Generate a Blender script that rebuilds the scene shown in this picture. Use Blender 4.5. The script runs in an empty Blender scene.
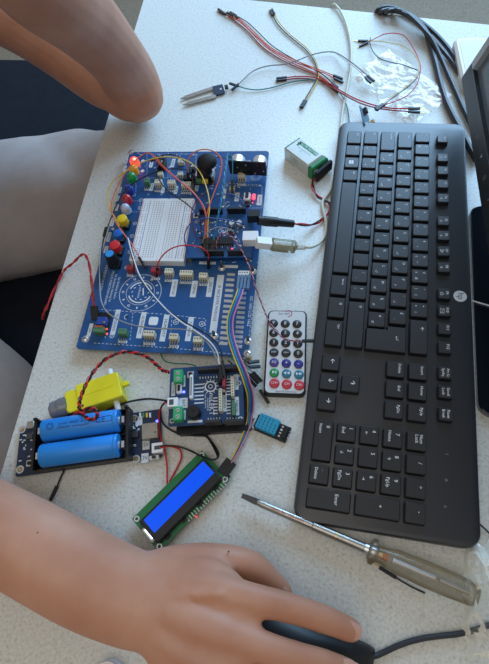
import bpy, bmesh, math, random
from mathutils import Vector, Matrix, Euler, noise

# ------------------------------------------------------------------ camera, world, lights, exposure
S = bpy.context.scene
COL = S.collection
CAM_LOC = Vector((-0.00414, -0.49184, 0.43970))
CAM_ROT = Euler((0.48313, 0.09985, 0.16908), 'XYZ')
FPX, CX, CY = 500.0, 244.5, 332.0
cd = bpy.data.cameras.new('camera'); cd.sensor_fit = 'VERTICAL'; cd.sensor_height = 36.0
cd.lens = FPX * 36.0 / 664.0; cd.clip_start = 0.01; cd.clip_end = 50
co = bpy.data.objects.new('camera', cd); COL.objects.link(co)
co.location = CAM_LOC; co.rotation_euler = CAM_ROT; S.camera = co
_R = CAM_ROT.to_matrix()
def at(px, py, z=0.0):
    """point of the place at height z (metres above the table top) seen at this pixel of the photograph"""
    d = _R @ Vector(((px - CX) / FPX, -(py - CY) / FPX, -1.0))
    return CAM_LOC + d * ((z - CAM_LOC.z) / d.z)

w = bpy.data.worlds.new('room_light'); S.world = w; w.use_nodes = True
bg = w.node_tree.nodes['Background']; bg.inputs[0].default_value = (1.0, 0.93, 0.83, 1); bg.inputs[1].default_value = 0.385
def area(name, loc, target, sx, sy, power, col):
    l = bpy.data.lights.new(name, 'AREA'); l.shape = 'RECTANGLE'; l.size = sx; l.size_y = sy; l.energy = power; l.color = col
    o = bpy.data.objects.new(name, l); COL.objects.link(o); o.location = loc
    o.rotation_euler = (Vector(target) - Vector(loc)).to_track_quat('-Z', 'Y').to_euler(); return o
area('window_daylight', (0.55, 1.75, 0.95), (0.0, 0.1, 0.0), 1.9, 1.3, 80, (0.37, 0.66, 1.0))
area('overhead_fill', (-0.35, -0.95, 1.9), (-0.3, -0.1, 0.0), 1.2, 1.2, 7.5, (1.0, 0.94, 0.88))  # added warm fill from overhead, lifts the arms, trousers and near table
vs = S.view_settings; vs.view_transform = 'Standard'; vs.look = 'None'; vs.gamma = 1; vs.use_curve_mapping = False; vs.exposure = 0.0

# ------------------------------------------------------------------ materials
def lin(c):
    if isinstance(c, str):
        c = [int(c[i:i + 2], 16) / 255 for i in (0, 2, 4)]
    return tuple((x / 12.92 if x <= 0.04045 else ((x + 0.055) / 1.055) ** 2.4) for x in c) + (1,)
M = {}
def mat(name, c, rough=0.5, metal=0.0, spec=0.5, emit=None, es=0, alpha=None, trans=0, ior=1.45, sss=0, coat=0):
    m = bpy.data.materials.new(name); m.use_nodes = True; b = m.node_tree.nodes['Principled BSDF']
    b.inputs['Base Color'].default_value = lin(c); b.inputs['Roughness'].default_value = rough
    b.inputs['Metallic'].default_value = metal; b.inputs['Specular IOR Level'].default_value = spec
    b.inputs['Transmission Weight'].default_value = trans; b.inputs['IOR'].default_value = ior
    b.inputs['Coat Weight'].default_value = coat
    if sss: b.inputs['Subsurface Weight'].default_value = sss; b.inputs['Subsurface Radius'].default_value = (1, .35, .2); b.inputs['Subsurface Scale'].default_value = 0.004
    if emit: b.inputs['Emission Color'].default_value = lin(emit); b.inputs['Emission Strength'].default_value = es
    M[name] = m; return m
def nd(m, t, **k):
    n = m.node_tree.nodes.new(t)
    for a, v in k.items(): setattr(n, a, v)
    return n
def noisy(m, scale, amount, bump=0.0, bscale=None, detail=4, dist=0.0005, coords='Object'):
    """small colour mottling and bump of the thing itself"""
    nt = m.node_tree; b = nt.nodes['Principled BSDF']; L = nt.links
    tc = nd(m, 'ShaderNodeTexCoord'); no = nd(m, 'ShaderNodeTexNoise'); no.inputs['Scale'].default_value = scale; no.inputs['Detail'].default_value = detail
    L.new(tc.outputs[coords], no.inputs['Vector'])
    base = b.inputs['Base Color'].default_value[:]
    mx = nd(m, 'ShaderNodeMix', data_type='RGBA'); mx.inputs[6].default_value = tuple(x * (1 - amount) for x in base[:3]) + (1,)
    mx.inputs[7].default_value = tuple(min(1, x * (1 + amount)) for x in base[:3]) + (1,)
    L.new(no.outputs['Fac'], mx.inputs[0]); L.new(mx.outputs[2], b.inputs['Base Color'])
    if bump:
        n2 = nd(m, 'ShaderNodeTexNoise'); n2.inputs['Scale'].default_value = bscale or scale; n2.inputs['Detail'].default_value = 3
        L.new(tc.outputs[coords], n2.inputs['Vector'])
        bp = nd(m, 'ShaderNodeBump'); bp.inputs['Strength'].default_value = bump; bp.inputs['Distance'].default_value = dist
        L.new(n2.outputs['Fac'], bp.inputs['Height']); L.new(bp.outputs['Normal'], b.inputs['Normal'])
    return m

# table laminate with fine grey speckles
m = mat('laminate', 'CDD0CB', 0.36, spec=0.5); nt = m.node_tree; L = nt.links; b = nt.nodes['Principled BSDF']
tc = nd(m, 'ShaderNodeTexCoord'); n1 = nd(m, 'ShaderNodeTexNoise'); n1.inputs['Scale'].default_value = 420; n1.inputs['Detail'].default_value = 3
n2 = nd(m, 'ShaderNodeTexNoise'); n2.inputs['Scale'].default_value = 260; n2.inputs['Detail'].default_value = 6
L.new(tc.outputs['Object'], n1.inputs[0]); L.new(tc.outputs['Object'], n2.inputs[0])
cr = nd(m, 'ShaderNodeValToRGB'); e = cr.color_ramp.elements; e[0].position = 0.28; e[0].color = lin('B2B5B1'); e[1].position = 0.42; e[1].color = lin('CACDC8')
e2 = e.new(0.68); e2.color = lin('D9DBD7')
L.new(n1.outputs['Fac'], cr.inputs[0])
cr2 = nd(m, 'ShaderNodeValToRGB'); e = cr2.color_ramp.elements; e[0].position = 0.33; e[0].color = (.85, .86, .85, 1); e[1].position = 0.43; e[1].color = (1, 1, 1, 1)
L.new(n2.outputs['Fac'], cr2.inputs[0])
mx = nd(m, 'ShaderNodeMix', data_type='RGBA', blend_type='MULTIPLY'); mx.inputs[0].default_value = 1
L.new(cr.outputs[0], mx.inputs[6]); L.new(cr2.outputs[0], mx.inputs[7]); L.new(mx.outputs[2], b.inputs['Base Color'])
noisy(mat('table_edge', 'A9A496', 0.6), 60, .1)
noisy(mat('steel_frame', '5A5C60', 0.4, .6), 30, .1)
noisy(mat('carpet', '857C6E', 0.95, spec=.1), 160, .45, .6, 300, dist=.004)
noisy(mat('key_body', '20252D', 0.38, spec=.75), 900, .06, .12, 2500, dist=.0001)
noisy(mat('keycap', '191D24', 0.34, spec=.75), 900, .06, .08, 2500, dist=.0001)
mat('legend', 'E4E8EE', 0.5); mat('logo_silver', 'C4CAD2', 0.3, .3)
noisy(mat('pcb_blue', '26558C', 0.30, spec=.5), 120, .12)
noisy(mat('pcb_navy', '1E426E', 0.32, spec=.5), 120, .12)
noisy(mat('pcb_dark', '1B2E4C', 0.4), 120, .12)
noisy(mat('pcb_green', '0A6E3C', 0.35), 120, .12)
noisy(mat('pcb_black', '15181D', 0.4), 120, .12)
noisy(mat('pcb_teal', '3A6C84', 0.4), 120, .12)
mat('silk', 'D8DEE4', 0.6); mat('label_white', 'CBD3D8', 0.6); mat('label_ink', '3A4350', .6)
mat('black', '14161A', 0.45); mat('black_soft', '1C1E22', 0.6, spec=.3); mat('black_gloss', '141A24', 0.08, spec=.9, coat=1)
noisy(mat('white_plastic', 'E3E6E8', 0.4), 300, .03); mat('bb_white', 'DDE2E6', 0.5); mat('hole', '4A4F57', 0.8)
mat('cream', 'CFC8AE', 0.5); mat('conn_green', '4E7F58', 0.5); mat('terminal_green', '2E9E62', 0.45); mat('conn_red', 'A02A32', 0.5)
noisy(mat('silver', 'D4D7DA', 0.32, .8), 200, .06); noisy(mat('steel_worn', 'A9A6A0', 0.35, .9), 220, .25)
mat('brass', 'C9AE72', 0.3, .9); mat('gold', 'D8B35A', .3, .9); mat('dark_metal', '55585C', 0.35, .8); mat('tin', 'C8CCD0', .35, .8)
noisy(mat('yellow_plastic', 'E6DC28', 0.4), 90, .04); noisy(mat('motor_clear', '70747A', 0.25), 120, .3)
mat('cell_blue', '2A86DA', 0.34, spec=.4); mat('cell_ink', '0C2468', .5)
mat('sensor_blue', '1C8FB4', 0.45); mat('slot', '0B3646', .7)
mat('lcd_lit', '041048', 0.2, spec=.2, emit='0A55F4', es=.95); mat('lcd_led', 'E8F4FF', .3, emit='DDF0FF', es=2.2)
mat('led_red_lit', 'FF4A34', .3, emit='FF4A38', es=1.3); mat('led_red_core', 'FFB0A0', .3, emit='FF8A78', es=3.0)
mat('led_pink_lit', 'FF6A78', .3, emit='FF4058', es=2.0); mat('led_blue_lit', '5A60FF', .3, emit='5058FF', es=6)
mat('led_orange', 'FFA828', .25, coat=.5); mat('led_green', '149A48', .25, coat=.5); mat('led_blue', '1F3FA8', .25, coat=.5)
mat('led_red', 'C02838', .25, coat=.5); mat('led_white', 'B9BFDA', .3, coat=.5)
mat('cap_yellow', 'E0C224', .4); mat('cap_blue', '1768C4', .4); mat('cap_red', 'D02A32', .4); mat('cap_sky', '2E90DC', .4)
noisy(mat('batt_white', 'C4CBC8', .3, .2), 90, .04); mat('batt_green', '1E7A4A', .35); mat('batt_ink', '3E8A72', .5)
for n_, c_ in dict(w_red='C0202A', w_darkred='8E2A30', w_black='17181B', w_yellow='D9BC3A', w_orange='DE6A3A', w_pink='D0505A', w_maroon='5C2430', w_teal='1A7A80',
                   w_blue='27489C', w_gray='85898E', w_white='D9DBDC', w_green='1E6B58', w_purple='6A3C8C', w_cream='D6C47E', w_brown='6A4030', w_usb='CDD2C2', w_pinkish='C88AA0', w_skyblue='2F86C8').items():
    mat(n_, c_, .4)
noisy(mat('housing_blue', '5E7FA0', .4), 300, .05); mat('cable_black', '2A2E36', .42); noisy(mat('housing', '16171B', .45), 400, .1)
mat('screen', '5C6A76', .22, spec=.6); mat('bezel', '1B1D21', .38); mat('bezel_gray', 'A2AAB2', .4)  # screen base lightened to blue-grey to carry the room's reflection
mat('icon', '8D9299', .5)
for n_, c_ in dict(b_black='25272B', b_violet='4A3A86', b_indigo='2E2E86', b_green='148A4A', b_teal='22738E', b_red='C2303E').items(): mat(n_, c_, .35)
noisy(mat('remote_face', 'CBD2D8', .4), 400, .03)
mat('nail', 'C79888', .25, coat=.3)
m = mat('skin', 'B57E64', .5, spec=.35, sss=.12)
nt = m.node_tree; L = nt.links; b = nt.nodes['Principled BSDF']; tc = nd(m, 'ShaderNodeTexCoord')
na = nd(m, 'ShaderNodeTexNoise'); na.inputs['Scale'].default_value = 22; na.inputs['Detail'].default_value = 5
nb = nd(m, 'ShaderNodeTexNoise'); nb.inputs['Scale'].default_value = 380; nb.inputs['Detail'].default_value = 4
L.new(tc.outputs['Object'], na.inputs[0]); L.new(tc.outputs['Object'], nb.inputs[0])
cr = nd(m, 'ShaderNodeValToRGB'); e = cr.color_ramp.elements; e[0].position = .3; e[0].color = lin('B07C64'); e[1].position = .72; e[1].color = lin('C3937B')
L.new(na.outputs['Fac'], cr.inputs[0]); L.new(cr.outputs[0], b.inputs['Base Color'])
bp = nd(m, 'ShaderNodeBump'); bp.inputs['Strength'].default_value = .25; bp.inputs['Distance'].default_value = .0004; L.new(nb.outputs['Fac'], bp.inputs['Height']); L.new(bp.outputs['Normal'], b.inputs['Normal'])
mat('mole', '6E4636', .6); mat('hair', '1E1612', .6); mat('eye', 'E8E6E2', .2); mat('iris', '2A1A12', .2); mat('lips', 'A8645A', .5)
noisy(mat('trousers', 'B0A7A4', .95, spec=.1), 55, .10, .5, 900, dist=.0012)
noisy(mat('navy_seat', '1E232C', .9, spec=.15), 40, .28, .5, 1100, dist=.001)
noisy(mat('shirt', '2A3548', .9, spec=.1), 50, .12, .4, 800, dist=.001)
def clear_film(name, tint, fac, rough=.12):
    m = bpy.data.materials.new(name); m.use_nodes = True; nt = m.node_tree; b = nt.nodes['Principled BSDF']; out = nt.nodes['Material Output']
    b.inputs['Base Color'].default_value = lin(tint); b.inputs['Roughness'].default_value = rough; b.inputs['Specular IOR Level'].default_value = .8
    t = nd(m, 'ShaderNodeBsdfTransparent'); t.inputs[0].default_value = (.97, .98, .98, 1)
    lw = nd(m, 'ShaderNodeFresnel'); lw.inputs[0].default_value = 1.5
    ad = nd(m, 'ShaderNodeMath', operation='MULTIPLY_ADD'); ad.inputs[1].default_value = .8; ad.inputs[2].default_value = fac; ad.use_clamp = True
    nt.links.new(lw.outputs[0], ad.inputs[0]); mx = nd(m, 'ShaderNodeMixShader')
    nt.links.new(ad.outputs[0], mx.inputs[0]); nt.links.new(t.outputs[0], mx.inputs[1]); nt.links.new(b.outputs[0], mx.inputs[2]); nt.links.new(mx.outputs[0], out.inputs[0])
    M[name] = m; return m
clear_film('bag_film', 'E6ECF0', .05, .2); clear_film('bag_thin', 'F0F2E8', .01, .08); clear_film('clear_plastic', 'B8B096', .22, .08); clear_film('clear_handle', 'B8A88A', .16, .1); clear_film('motor_shell', '9AA0A4', .35, .15)
mat('amber', 'B4603A', .4)

# ------------------------------------------------------------------ mesh builder
_txt = {}
def text_mesh(s):
    if s not in _txt:
        cu = bpy.data.curves.new('t', 'FONT'); cu.body = s; cu.size = 1; cu.align_x = 'CENTER'; cu.align_y = 'CENTER'; cu.resolution_u = 2
        o = bpy.data.objects.new('t', cu); COL.objects.link(o)
        dg = bpy.context.evaluated_depsgraph_get(); me = bpy.data.meshes.new_from_object(o.evaluated_get(dg))
        v = [(q.co.x, q.co.y) for q in me.vertices]; f = [tuple(p.vertices) for p in me.polygons]
        bpy.data.objects.remove(o); bpy.data.curves.remove(cu); bpy.data.meshes.remove(me); _txt[s] = (v, f)
    return _txt[s]
def rrect(w, h, r, n=3):
    r = min(r, w / 2 - 1e-6, h / 2 - 1e-6); p = []
    for cx, cy, a0 in ((w / 2 - r, h / 2 - r, 0), (-w / 2 + r, h / 2 - r, 90), (-w / 2 + r, -h / 2 + r, 180), (w / 2 - r, -h / 2 + r, 270)):
        for i in range(n + 1):
            a = math.radians(a0 + 90 * i / n); p.append((cx + r * math.cos(a), cy + r * math.sin(a)))
    return p
class MB:
    def __init__(s, X=None): s.v = []; s.f = []; s.m = []; s.X = X or Matrix(); s.cur = 'black'
    def mt(s, n): s.cur = n; return s
    def xf(s, X): s.X = X; return s
    def put(s, vs, fs, mat=None):
        o = len(s.v); s.v += [s.X @ Vector(q) for q in vs]; s.f += [tuple(i + o for i in f) for f in fs]; s.m += [mat or s.cur] * len(fs); return s
    def rings(s, rings, cap0=True, cap1=True, mat=None, closed=True):
        n = len(rings[0]); vs = [p for r in rings for p in r]; fs = []
        for k in range(len(rings) - 1):
            for i in range(n if closed else n - 1):
                j = (i + 1) % n; fs.append((k * n + i, k * n + j, (k + 1) * n + j, (k + 1) * n + i))
        if cap0: fs.append(tuple(range(n - 1, -1, -1)))
        if cap1: fs.append(tuple((len(rings) - 1) * n + i for i in range(n)))
        return s.put(vs, fs, mat)
    def rbox(s, x, y, z, sx, sy, h, r=0.0005, ch=0.0003, rot=0, taper=0, mat=None, n=3, ox=0, oy=0):
        """rounded block, base centre x y z, chamfered top, taper narrows the top, ox oy lean it"""
        ch = min(ch, h * .45, sx * .3, sy * .3); ca, sa = math.cos(rot), math.sin(rot); R = []
        for zz, ins, k in ((0, 0, 0), (h - ch, taper, 1), (h, taper + ch, 1)):
            P = rrect(sx - 2 * ins, sy - 2 * ins, max(r - ins * .3, 1e-5), n)
            R.append([(x + px * ca - py * sa + ox * k, y + px * sa + py * ca + oy * k, z + zz) for px, py in P])
        return s.rings(R, mat=mat)
    def box(s, x, y, z, sx, sy, h, rot=0, mat=None):
        ca, sa = math.cos(rot), math.sin(rot); R = []
        for zz in (0, h): R.append([(x + px * ca - py * sa, y + px * sa + py * ca, z + zz) for px, py in ((-sx / 2, -sy / 2), (sx / 2, -sy / 2), (sx / 2, sy / 2), (-sx / 2, sy / 2))])
        return s.rings(R, mat=mat)
    def flat(s, x, y, z, sx, sy, rot=0, mat=None): return s.box(x, y, z, sx, sy, .00006, rot, mat)
    def lathe(s, x, y, prof, n=20, mat=None, lean=(0, 0)):
        R = [[(x + lean[0] * z + r * math.cos(6.28318 * i / n), y + lean[1] * z + r * math.sin(6.28318 * i / n), z) for i in range(n)] for r, z in prof]
        return s.rings(R, mat=mat)
    def cyl(s, x, y, z, r, h, n=18, mat=None, ch=.0002): return s.lathe(x, y, [(r, z), (r, z + h - ch), (r - ch, z + h)], n, mat)
    def annulus(s, x, y, z, r, t, n=48, mat=None, a0=0, a1=360):
        vs = []; fs = []; full = a1 - a0 >= 360; k = n if full else n + 1
        for i in range(k):
            a = math.radians(a0 + (a1 - a0) * i / n)
            vs += [(x + (r - t / 2) * math.cos(a), y + (r - t / 2) * math.sin(a), z), (x + (r + t / 2) * math.cos(a), y + (r + t / 2) * math.sin(a), z)]
        for i in range(n): j = (i + 1) % k; fs.append((2 * i, 2 * i + 1, 2 * j + 1, 2 * j))
        return s.put(vs, fs, mat)
    def text(s, t, x, y, z, size, rot=0, mat='silk', sx=1.0):
        v, f = text_mesh(t); ca, sa = math.cos(rot), math.sin(rot)
        return s.put([(x + (a * sx * ca - b_ * sa) * size, y + (a * sx * sa + b_ * ca) * size, z) for a, b_ in v], f, mat)
    def line(s, x0, y0, x1, y1, z, t=.0003, mat='silk', dash=0):
        d = math.hypot(x1 - x0, y1 - y0); a = math.atan2(y1 - y0, x1 - x0)
        if not dash: return s.flat((x0 + x1) / 2, (y0 + y1) / 2, z, d, t, a, mat)
        n = max(1, int(d / dash / 2 + .5))
        for i in range(n):
            k = (i + .5) / n; s.flat(x0 + (x1 - x0) * k, y0 + (y1 - y0) * k, z, d / n * .55, t, a, mat)
        return s
    def tube(s, pts, r, n=8, mat=None, cap=True, ry=None, up=None):
        """tube or elliptical loft along points; r a number or a list"""
        P = [Vector(p) for p in pts]; N = len(P); rr = r if isinstance(r, (list, tuple)) else [r] * N
        r2 = ry if ry is not None else rr; R = []; side = None
        for i in range(N):
            t = (P[min(i + 1, N - 1)] - P[max(i - 1, 0)]).normalized()
            if up is not None: side = t.cross(Vector(up)).normalized()
            elif side is None:
                a = Vector((0, 0, 1)) if abs(t.z) < .9 else Vector((1, 0, 0)); side = t.cross(a).normalized()
            else: side = (side - t * side.dot(t)).normalized()
            bn = side.cross(t).normalized()
            R.append([P[i] + side * (math.cos(6.28318 * k / n) * rr[i]) + bn * (math.sin(6.28318 * k / n) * r2[i]) for k in range(n)])
        return s.rings(R, cap, cap, mat)
    def ball(s, c, r, n=12, mat=None, sz=1.0, sy=1.0):
        R = []
        for i in range(1, n): 
            a = math.pi * i / n; R.append([(c[0] + r * math.sin(a) * math.cos(6.28318 * k / (2 * n)), c[1] + sy * r * math.sin(a) * math.sin(6.28318 * k / (2 * n)), c[2] - sz * r * math.cos(a)) for k in range(2 * n)])
        return s.rings(R, mat=mat)
def smooth(pts, n=6):
    """Catmull-Rom through the points"""
    P = [Vector(p) for p in pts]
    if len(P) < 3: return [P[0].lerp(P[-1], i / n) for i in range(n + 1)]
    Q = [P[0] * 2 - P[1]] + P + [P[-1] * 2 - P[-2]]; out = []
    for i in range(1, len(Q) - 2):
        a, b_, c, d = Q[i - 1:i + 3]
        for k in range(n):
            t = k / n; out.append(.5 * ((2 * b_) + (c - a) * t + (2 * a - 5 * b_ + 4 * c - d) * t * t + (3 * b_ - a - 3 * c + d) * t ** 3))
    out.append(P[-1]); return out

def mesh_obj(name, mb, mw=None, sharp=35):
    me = bpy.data.meshes.new(name); inv = mw.inverted() if mw else Matrix()
    me.from_pydata([inv @ q for q in mb.v], [], mb.f)
    names = []
    for n in mb.m:
        if n not in names: names.append(n)
    for n in names: me.materials.append(M[n])
    ix = {n: i for i, n in enumerate(names)}
    me.polygons.foreach_set('material_index', [ix[n] for n in mb.m]); me.polygons.foreach_set('use_smooth', [True] * len(me.polygons))
    me.update(); me.validate(); me.set_sharp_from_angle(angle=math.radians(sharp))
    o = bpy.data.objects.new(name, me); COL.objects.link(o); return o
class Thing:
    """an Empty at the base of one thing; its parts are meshes in its own coordinates"""
    def __init__(s, name, label, cat, loc, rz=0, group=None, tilt=None):
        s.o = bpy.data.objects.new(name, None); COL.objects.link(s.o); s.o.empty_display_size = .01
        s.mw = Matrix.Translation(loc) @ Matrix.Rotation(rz, 4, 'Z')
        if tilt: s.mw = s.mw @ tilt
        s.o.matrix_world = s.mw; s.inv = s.mw.inverted(); s.rz = rz
        s.o['label'] = label; s.o['category'] = cat
        if group: s.o['group'] = group
    def part(s, name, mb, parent=None, world=False, label=None, kind=None, sharp=35):
        o = mesh_obj(name, mb, s.mw if world else None, sharp); o.parent = parent or s.o
        if label: o['label'] = label
        if kind: o['kind'] = kind
        return o
    def L(s, px, py, z):
        """pixel at height z above the table -> local x, y, z"""
        q = s.inv @ at(px, py, z); return q.x, q.y, q.z
def solo(name, mb, label, cat, group=None, kind=None, loc=None, sharp=35):
    lo = Vector((min(q.x for q in mb.v), min(q.y for q in mb.v), min(q.z for q in mb.v))); hi = Vector((max(q.x for q in mb.v), max(q.y for q in mb.v), 0))
    c = Vector(((lo.x + hi.x) / 2, (lo.y + hi.y) / 2, lo.z)); X = Matrix.Translation(c)
    o = mesh_obj(name, mb, X, sharp); o.location = c; o['label'] = label; o['category'] = cat
    if group: o['group'] = group
    if kind: o['kind'] = kind
    return o
def frame4(p, z):
    """centre, rotation, width and depth of a rectangle from its corners tl tr br bl"""
    a, b_, c, d = [at(x, y, z) for x, y in p]; ux = ((b_ - a) + (c - d)) / 2; uy = ((a - d) + (b_ - c)) / 2
    r = (math.atan2(ux.y, ux.x) + math.atan2(-uy.x, uy.y)) / 2
    return (a + b_ + c + d) / 4, r, ux.length, uy.length
def flat0(c): return Vector((c.x, c.y, 0))

# ------------------------------------------------------------------ room: floor
mb = MB(); mb.mt('carpet').box(-.5, 0, -.76, 6, 6, .02); fl = mesh_obj('floor', mb); fl['kind'] = 'structure'

# ------------------------------------------------------------------ table
c0 = Vector((-.344, .325, 0)); dl = (at(0, 473, 0) - at(143, 0, 0)).normalized(); dt = (at(489, 24, 0) - at(255, 0, 0)).normalized()
p0 = at(143, 0, 0); q0 = at(489, 24, 0)
den = dl.x * dt.y - dl.y * dt.x; k = ((q0.x - p0.x) * dt.y - (q0.y - p0.y) * dt.x) / den; c0 = p0 + dl * k
TT = Thing('table', 'pale grey speckled laminate desk under the keyboard and circuit boards', 'table', Vector((0, -.2, -.75)))
TW, TL = .95, 1.35
cor = [c0, c0 + dl * TL, c0 + dl * TL + dt * TW, c0 + dt * TW]
cen = sum(cor, Vector()) / 4; mb = MB().mt('laminate')
R = []
for z, ins in ((-.028, .0), (-.0015, 0), (0, .0015)):
    R.append([Vector((q.x, q.y, z)) + (cen - q).normalized() * ins * 1.4 for q in cor])
mb.rings(R)
TT.part('tabletop', mb, world=True, sharp=50)
mb = MB().mt('table_edge')
R = [[Vector((q.x, q.y, z)) + (q - cen).normalized() * .0007 for q in cor] for z in (-.0275, -.002)]; mb.rings(R, False, False)
TT.part('edge_band', mb, world=True, label='beige edge strip')
for i, q in enumerate(cor):
    g = q + (cen - q).normalized() * .09
    TT.part('leg', MB().mt('steel_frame').rbox(g.x, g.y, -.75, .04, .04, .72, .004, .001), world=True)
mb = MB().mt('steel_frame')
gs = [q + (cen - q).normalized() * .09 for q in cor]
for i in range(4):
    a, b_ = gs[i], gs[(i + 1) % 4]; d = b_ - a; mb.box((a.x + b_.x) / 2, (a.y + b_.y) / 2, -.075, d.length - .04, .02, .045, math.atan2(d.y, d.x))
TT.part('frame', mb, world=True)

# ------------------------------------------------------------------ keyboard
U = .01905; KX0, KY0 = .2022, .0545
KB = Thing('computer_keyboard', 'black full-size wired computer keyboard with white legends standing along the desk', 'keyboard', Vector((KY0, -KX0, 0)), math.radians(-90))
mb = MB().mt('key_body')
Rr = []
for z, ins in ((0.0, .003), (.002, .0005), (.0125, 0), (.0148, .0010), (.0155, .0028)):
    Rr.append([(px + .0075, py - .0002, z if z < .01 else z - .0012 + .0020 * (py / .12)) for px, py in rrect(.461 - 2 * ins, .1435 - 2 * ins, .0125 - ins * .5, 6)])
mb.rings(Rr)
KB.part('case', mb, sharp=30)
for a, b_ in ((-.2, -.05), (.2, -.05), (-.2, .055), (.2, .055)): KB.part('rubber_foot', MB().mt('black_soft').rbox(a, b_, -.0, .03, .008, .0015, .002))
def key(X, Y, wx=1.0, wy=1.0, leg=(), small=False, poly=None):
    """X, Y centre in key units from the left edge of the main block and the space bar row"""
    x, y = X * U - KX0, Y * U - KY0 + (.0018 * max(0, 1 - X / 22) if not small else 0); zb = .0140 + .0020 * (y / .12); zt = zb + .0056
    m_ = MB().mt('keycap'); g = .0024
    sx, sy = (wx * U - g, wy * U - g) if not small else (wx * U, wy * U)
    m_.rbox(x, y, zb, sx, sy, .0056, .0016, .0005, taper=.0007)
    k = small and .8 or 1
    for t, dx, dy, s_ in leg: m_.text(t, x + dx * .001, y + dy * .001, zt + .00006, s_ * .001, mat='legend')
    return KB.part('keycap', m_)
def ch(t, s_=3.6, alt=None, num=None):
    o = [(t, -3.6, 3.4, s_)]
    if alt: o.append((alt, 3.4, -3.0, 3.0))
    return o
# space bar row
key(.625, 0, 1.25, leg=[('Ctrl', -4.5, 3.6, 2.8)]); key(1.75, 0, leg=[('Fn', -3, 3.6, 2.8)])
m_ = key(2.75, 0)
mw_ = MB().mt('legend')
for i in (-1, 1):
    for j in (-1, 1): mw_.flat((2.75 * U - KX0) + i * .00135 - .0002, -KY0 + j * .00135 + .001, .0187, .0023, .0023)
KB.part('windows_legend', mw_, m_)
key(3.75, 0, leg=[('Alt', -3, 3.6, 2.8)]); key(7.49, 0, 6.48)
key(11.41, 0, 1.36, leg=[('Alt Gr', -3.5, 3.6, 2.8)]); key(12.76, 0, 1.35, leg=[('\u2261', -4, 3.4, 5)]); key(14.22, 0, 1.56, leg=[('Ctrl', -7, 3.6, 2.8)])
key(.625, 1, 1.25, leg=[('\u21e7', -6, 3.4, 3.5)]); key(1.75, 1, leg=[('>', -3.8, 3.6, 3), ('<', -3.8, -3.2, 3)])
for i, (a, c) in enumerate(zip('WXCVBN?./!', 'wxcvbn,;:')): key(2.75 + i, 1, leg=[(a, -3.6, 3.4, 3.8)] + ([(c if i > 5 else chr(0x626 + i * 3), 3.2, -3, 3.0)]))
key(11.75, 1, leg=[('\u00a7', -3.8, 3.4, 3), ('!', -3.8, -3.2, 3)]); key(13.62, 1, 2.75, leg=[('\u21e7', -19, 3.4, 3.5)])
key(.875, 2, 1.75, leg=[('Caps Lock', -7.5, 3.6, 2.6)])
for i, a in enumerate('QSDFGHJKLM%\u00b5'[:12]): key(2.25 + i, 2, leg=[(a, -3.6, 3.4, 3.8), (chr(0x634 + i), 3.2, -3, 3.2)])
key(.75, 3, 1.5, leg=[('Tab', -5, 3.6, 2.8)])
for i, a in enumerate('AZERTYUIOP\u00a8\u00a3'): key(2 + i, 3, leg=[(a, -3.6, 3.4, 3.8), (chr(0x636 + i if i < 5 else 0x641 + i - 5), 3.2, -3, 3.2)])
# the angled enter key spans two rows
x, y = 14.0, 2.5; m_ = MB().mt('keycap'); zb = .0140 + .0020 * ((2.5 * U - KY0) / .12); Rr = []
for zz, ins in ((0, 0), (.0051, .0007), (.0056, .0012)):
    a = .0009 + ins; x0, x1, xm = 13.5 * U + a - KX0, 15 * U - a - KX0, 13.75 * U + a - KX0 - .001; y0, y1, ym = 1.5 * U + a - KY0, 3.5 * U - a - KY0 + .0006, 2.5 * U + a - KY0 - .0004
    Rr.append([(px, py, zb + zz) for px, py in ((xm, y0), (x1, y0), (x1, y1), (x0, y1), (x0, ym), (xm, ym))])
m_.rings(Rr); m_.text('\u21b5', 14.2 * U - KX0, 3.0 * U - KY0, zb + .00566, .005, mat='legend'); KB.part('keycap', m_)
key(.5, 4, leg=[('\u00b2', -3.6, 3.4, 4)])
for i, (a, c) in enumerate(zip('1234567890\u00b0+', '&\u00e9"\'(-\u00e8_\u00e7\u00e0)=')):
    key(1.5 + i, 4, leg=[(a, -3.8, 3.6, 3.4), (c, -3.8, -3.2, 3.4)] + ([('~#{[|`\\^@]}'[i - 1], 3.2, -3.2, 3)] if 0 < i else []))
key(14, 4, 2, leg=[('\u2190', -8, 3, 5)])
# function row: py of each key centre in the photograph
FY = 5.23
def fkey(py, t, s2=None):
    q = KB.inv @ at(442.8 + (py - 138) * .006, py, .0195); X = (q.x + KX0) / U
    key(X, FY, .68, .66, leg=[(t, -.6, 2.4, 3.6)] + ([(s2, .8, -2.2, 4.6)] if s2 else []), small=True)
for py, t, s2 in ((139, 'Esc', None), (157.8, 'F1', '\u263e'), (170.6, 'F2', None), (184, 'F3', None), (198.2, 'F4', '\u00d7'), (220.9, 'F5', '\u266a'), (235.6, 'F6', '\u00ab'), (251.2, 'F7', '\u25b7'),
                  (267.3, 'F8', '\u00bb'), (293.6, 'F9', '\u2302'), (310.8, 'F10', '\u2709'), (328.6, 'F11', None), (347.4, 'F12', None)): fkey(py, t, s2)
for py, t in ((372.8, ('Prt Sc', 'SysRq')), (391.8, ('Scroll', 'Lock')), (414, ('Pause', 'Break'))):
    q = KB.inv @ at(444.5, py, .0195); X = (q.x + KX0) / U
    key(X, FY, .68, .66, leg=[(t[0], 0, 2.2, 3.3), (t[1], 0, -1.8, 3.3)], small=True)
NX = 15.31
for i, (a, c) in enumerate((('Insert', 'Delete'), ('Home', 'End'), ('PgUp', 'PgDn'))):
    key(NX + .5 + i, 4, leg=[(a, -.8, 3.4, 3.4)]); key(NX + .5 + i, 3, leg=[(c, -.8, 3.4, 3.4)])
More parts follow.
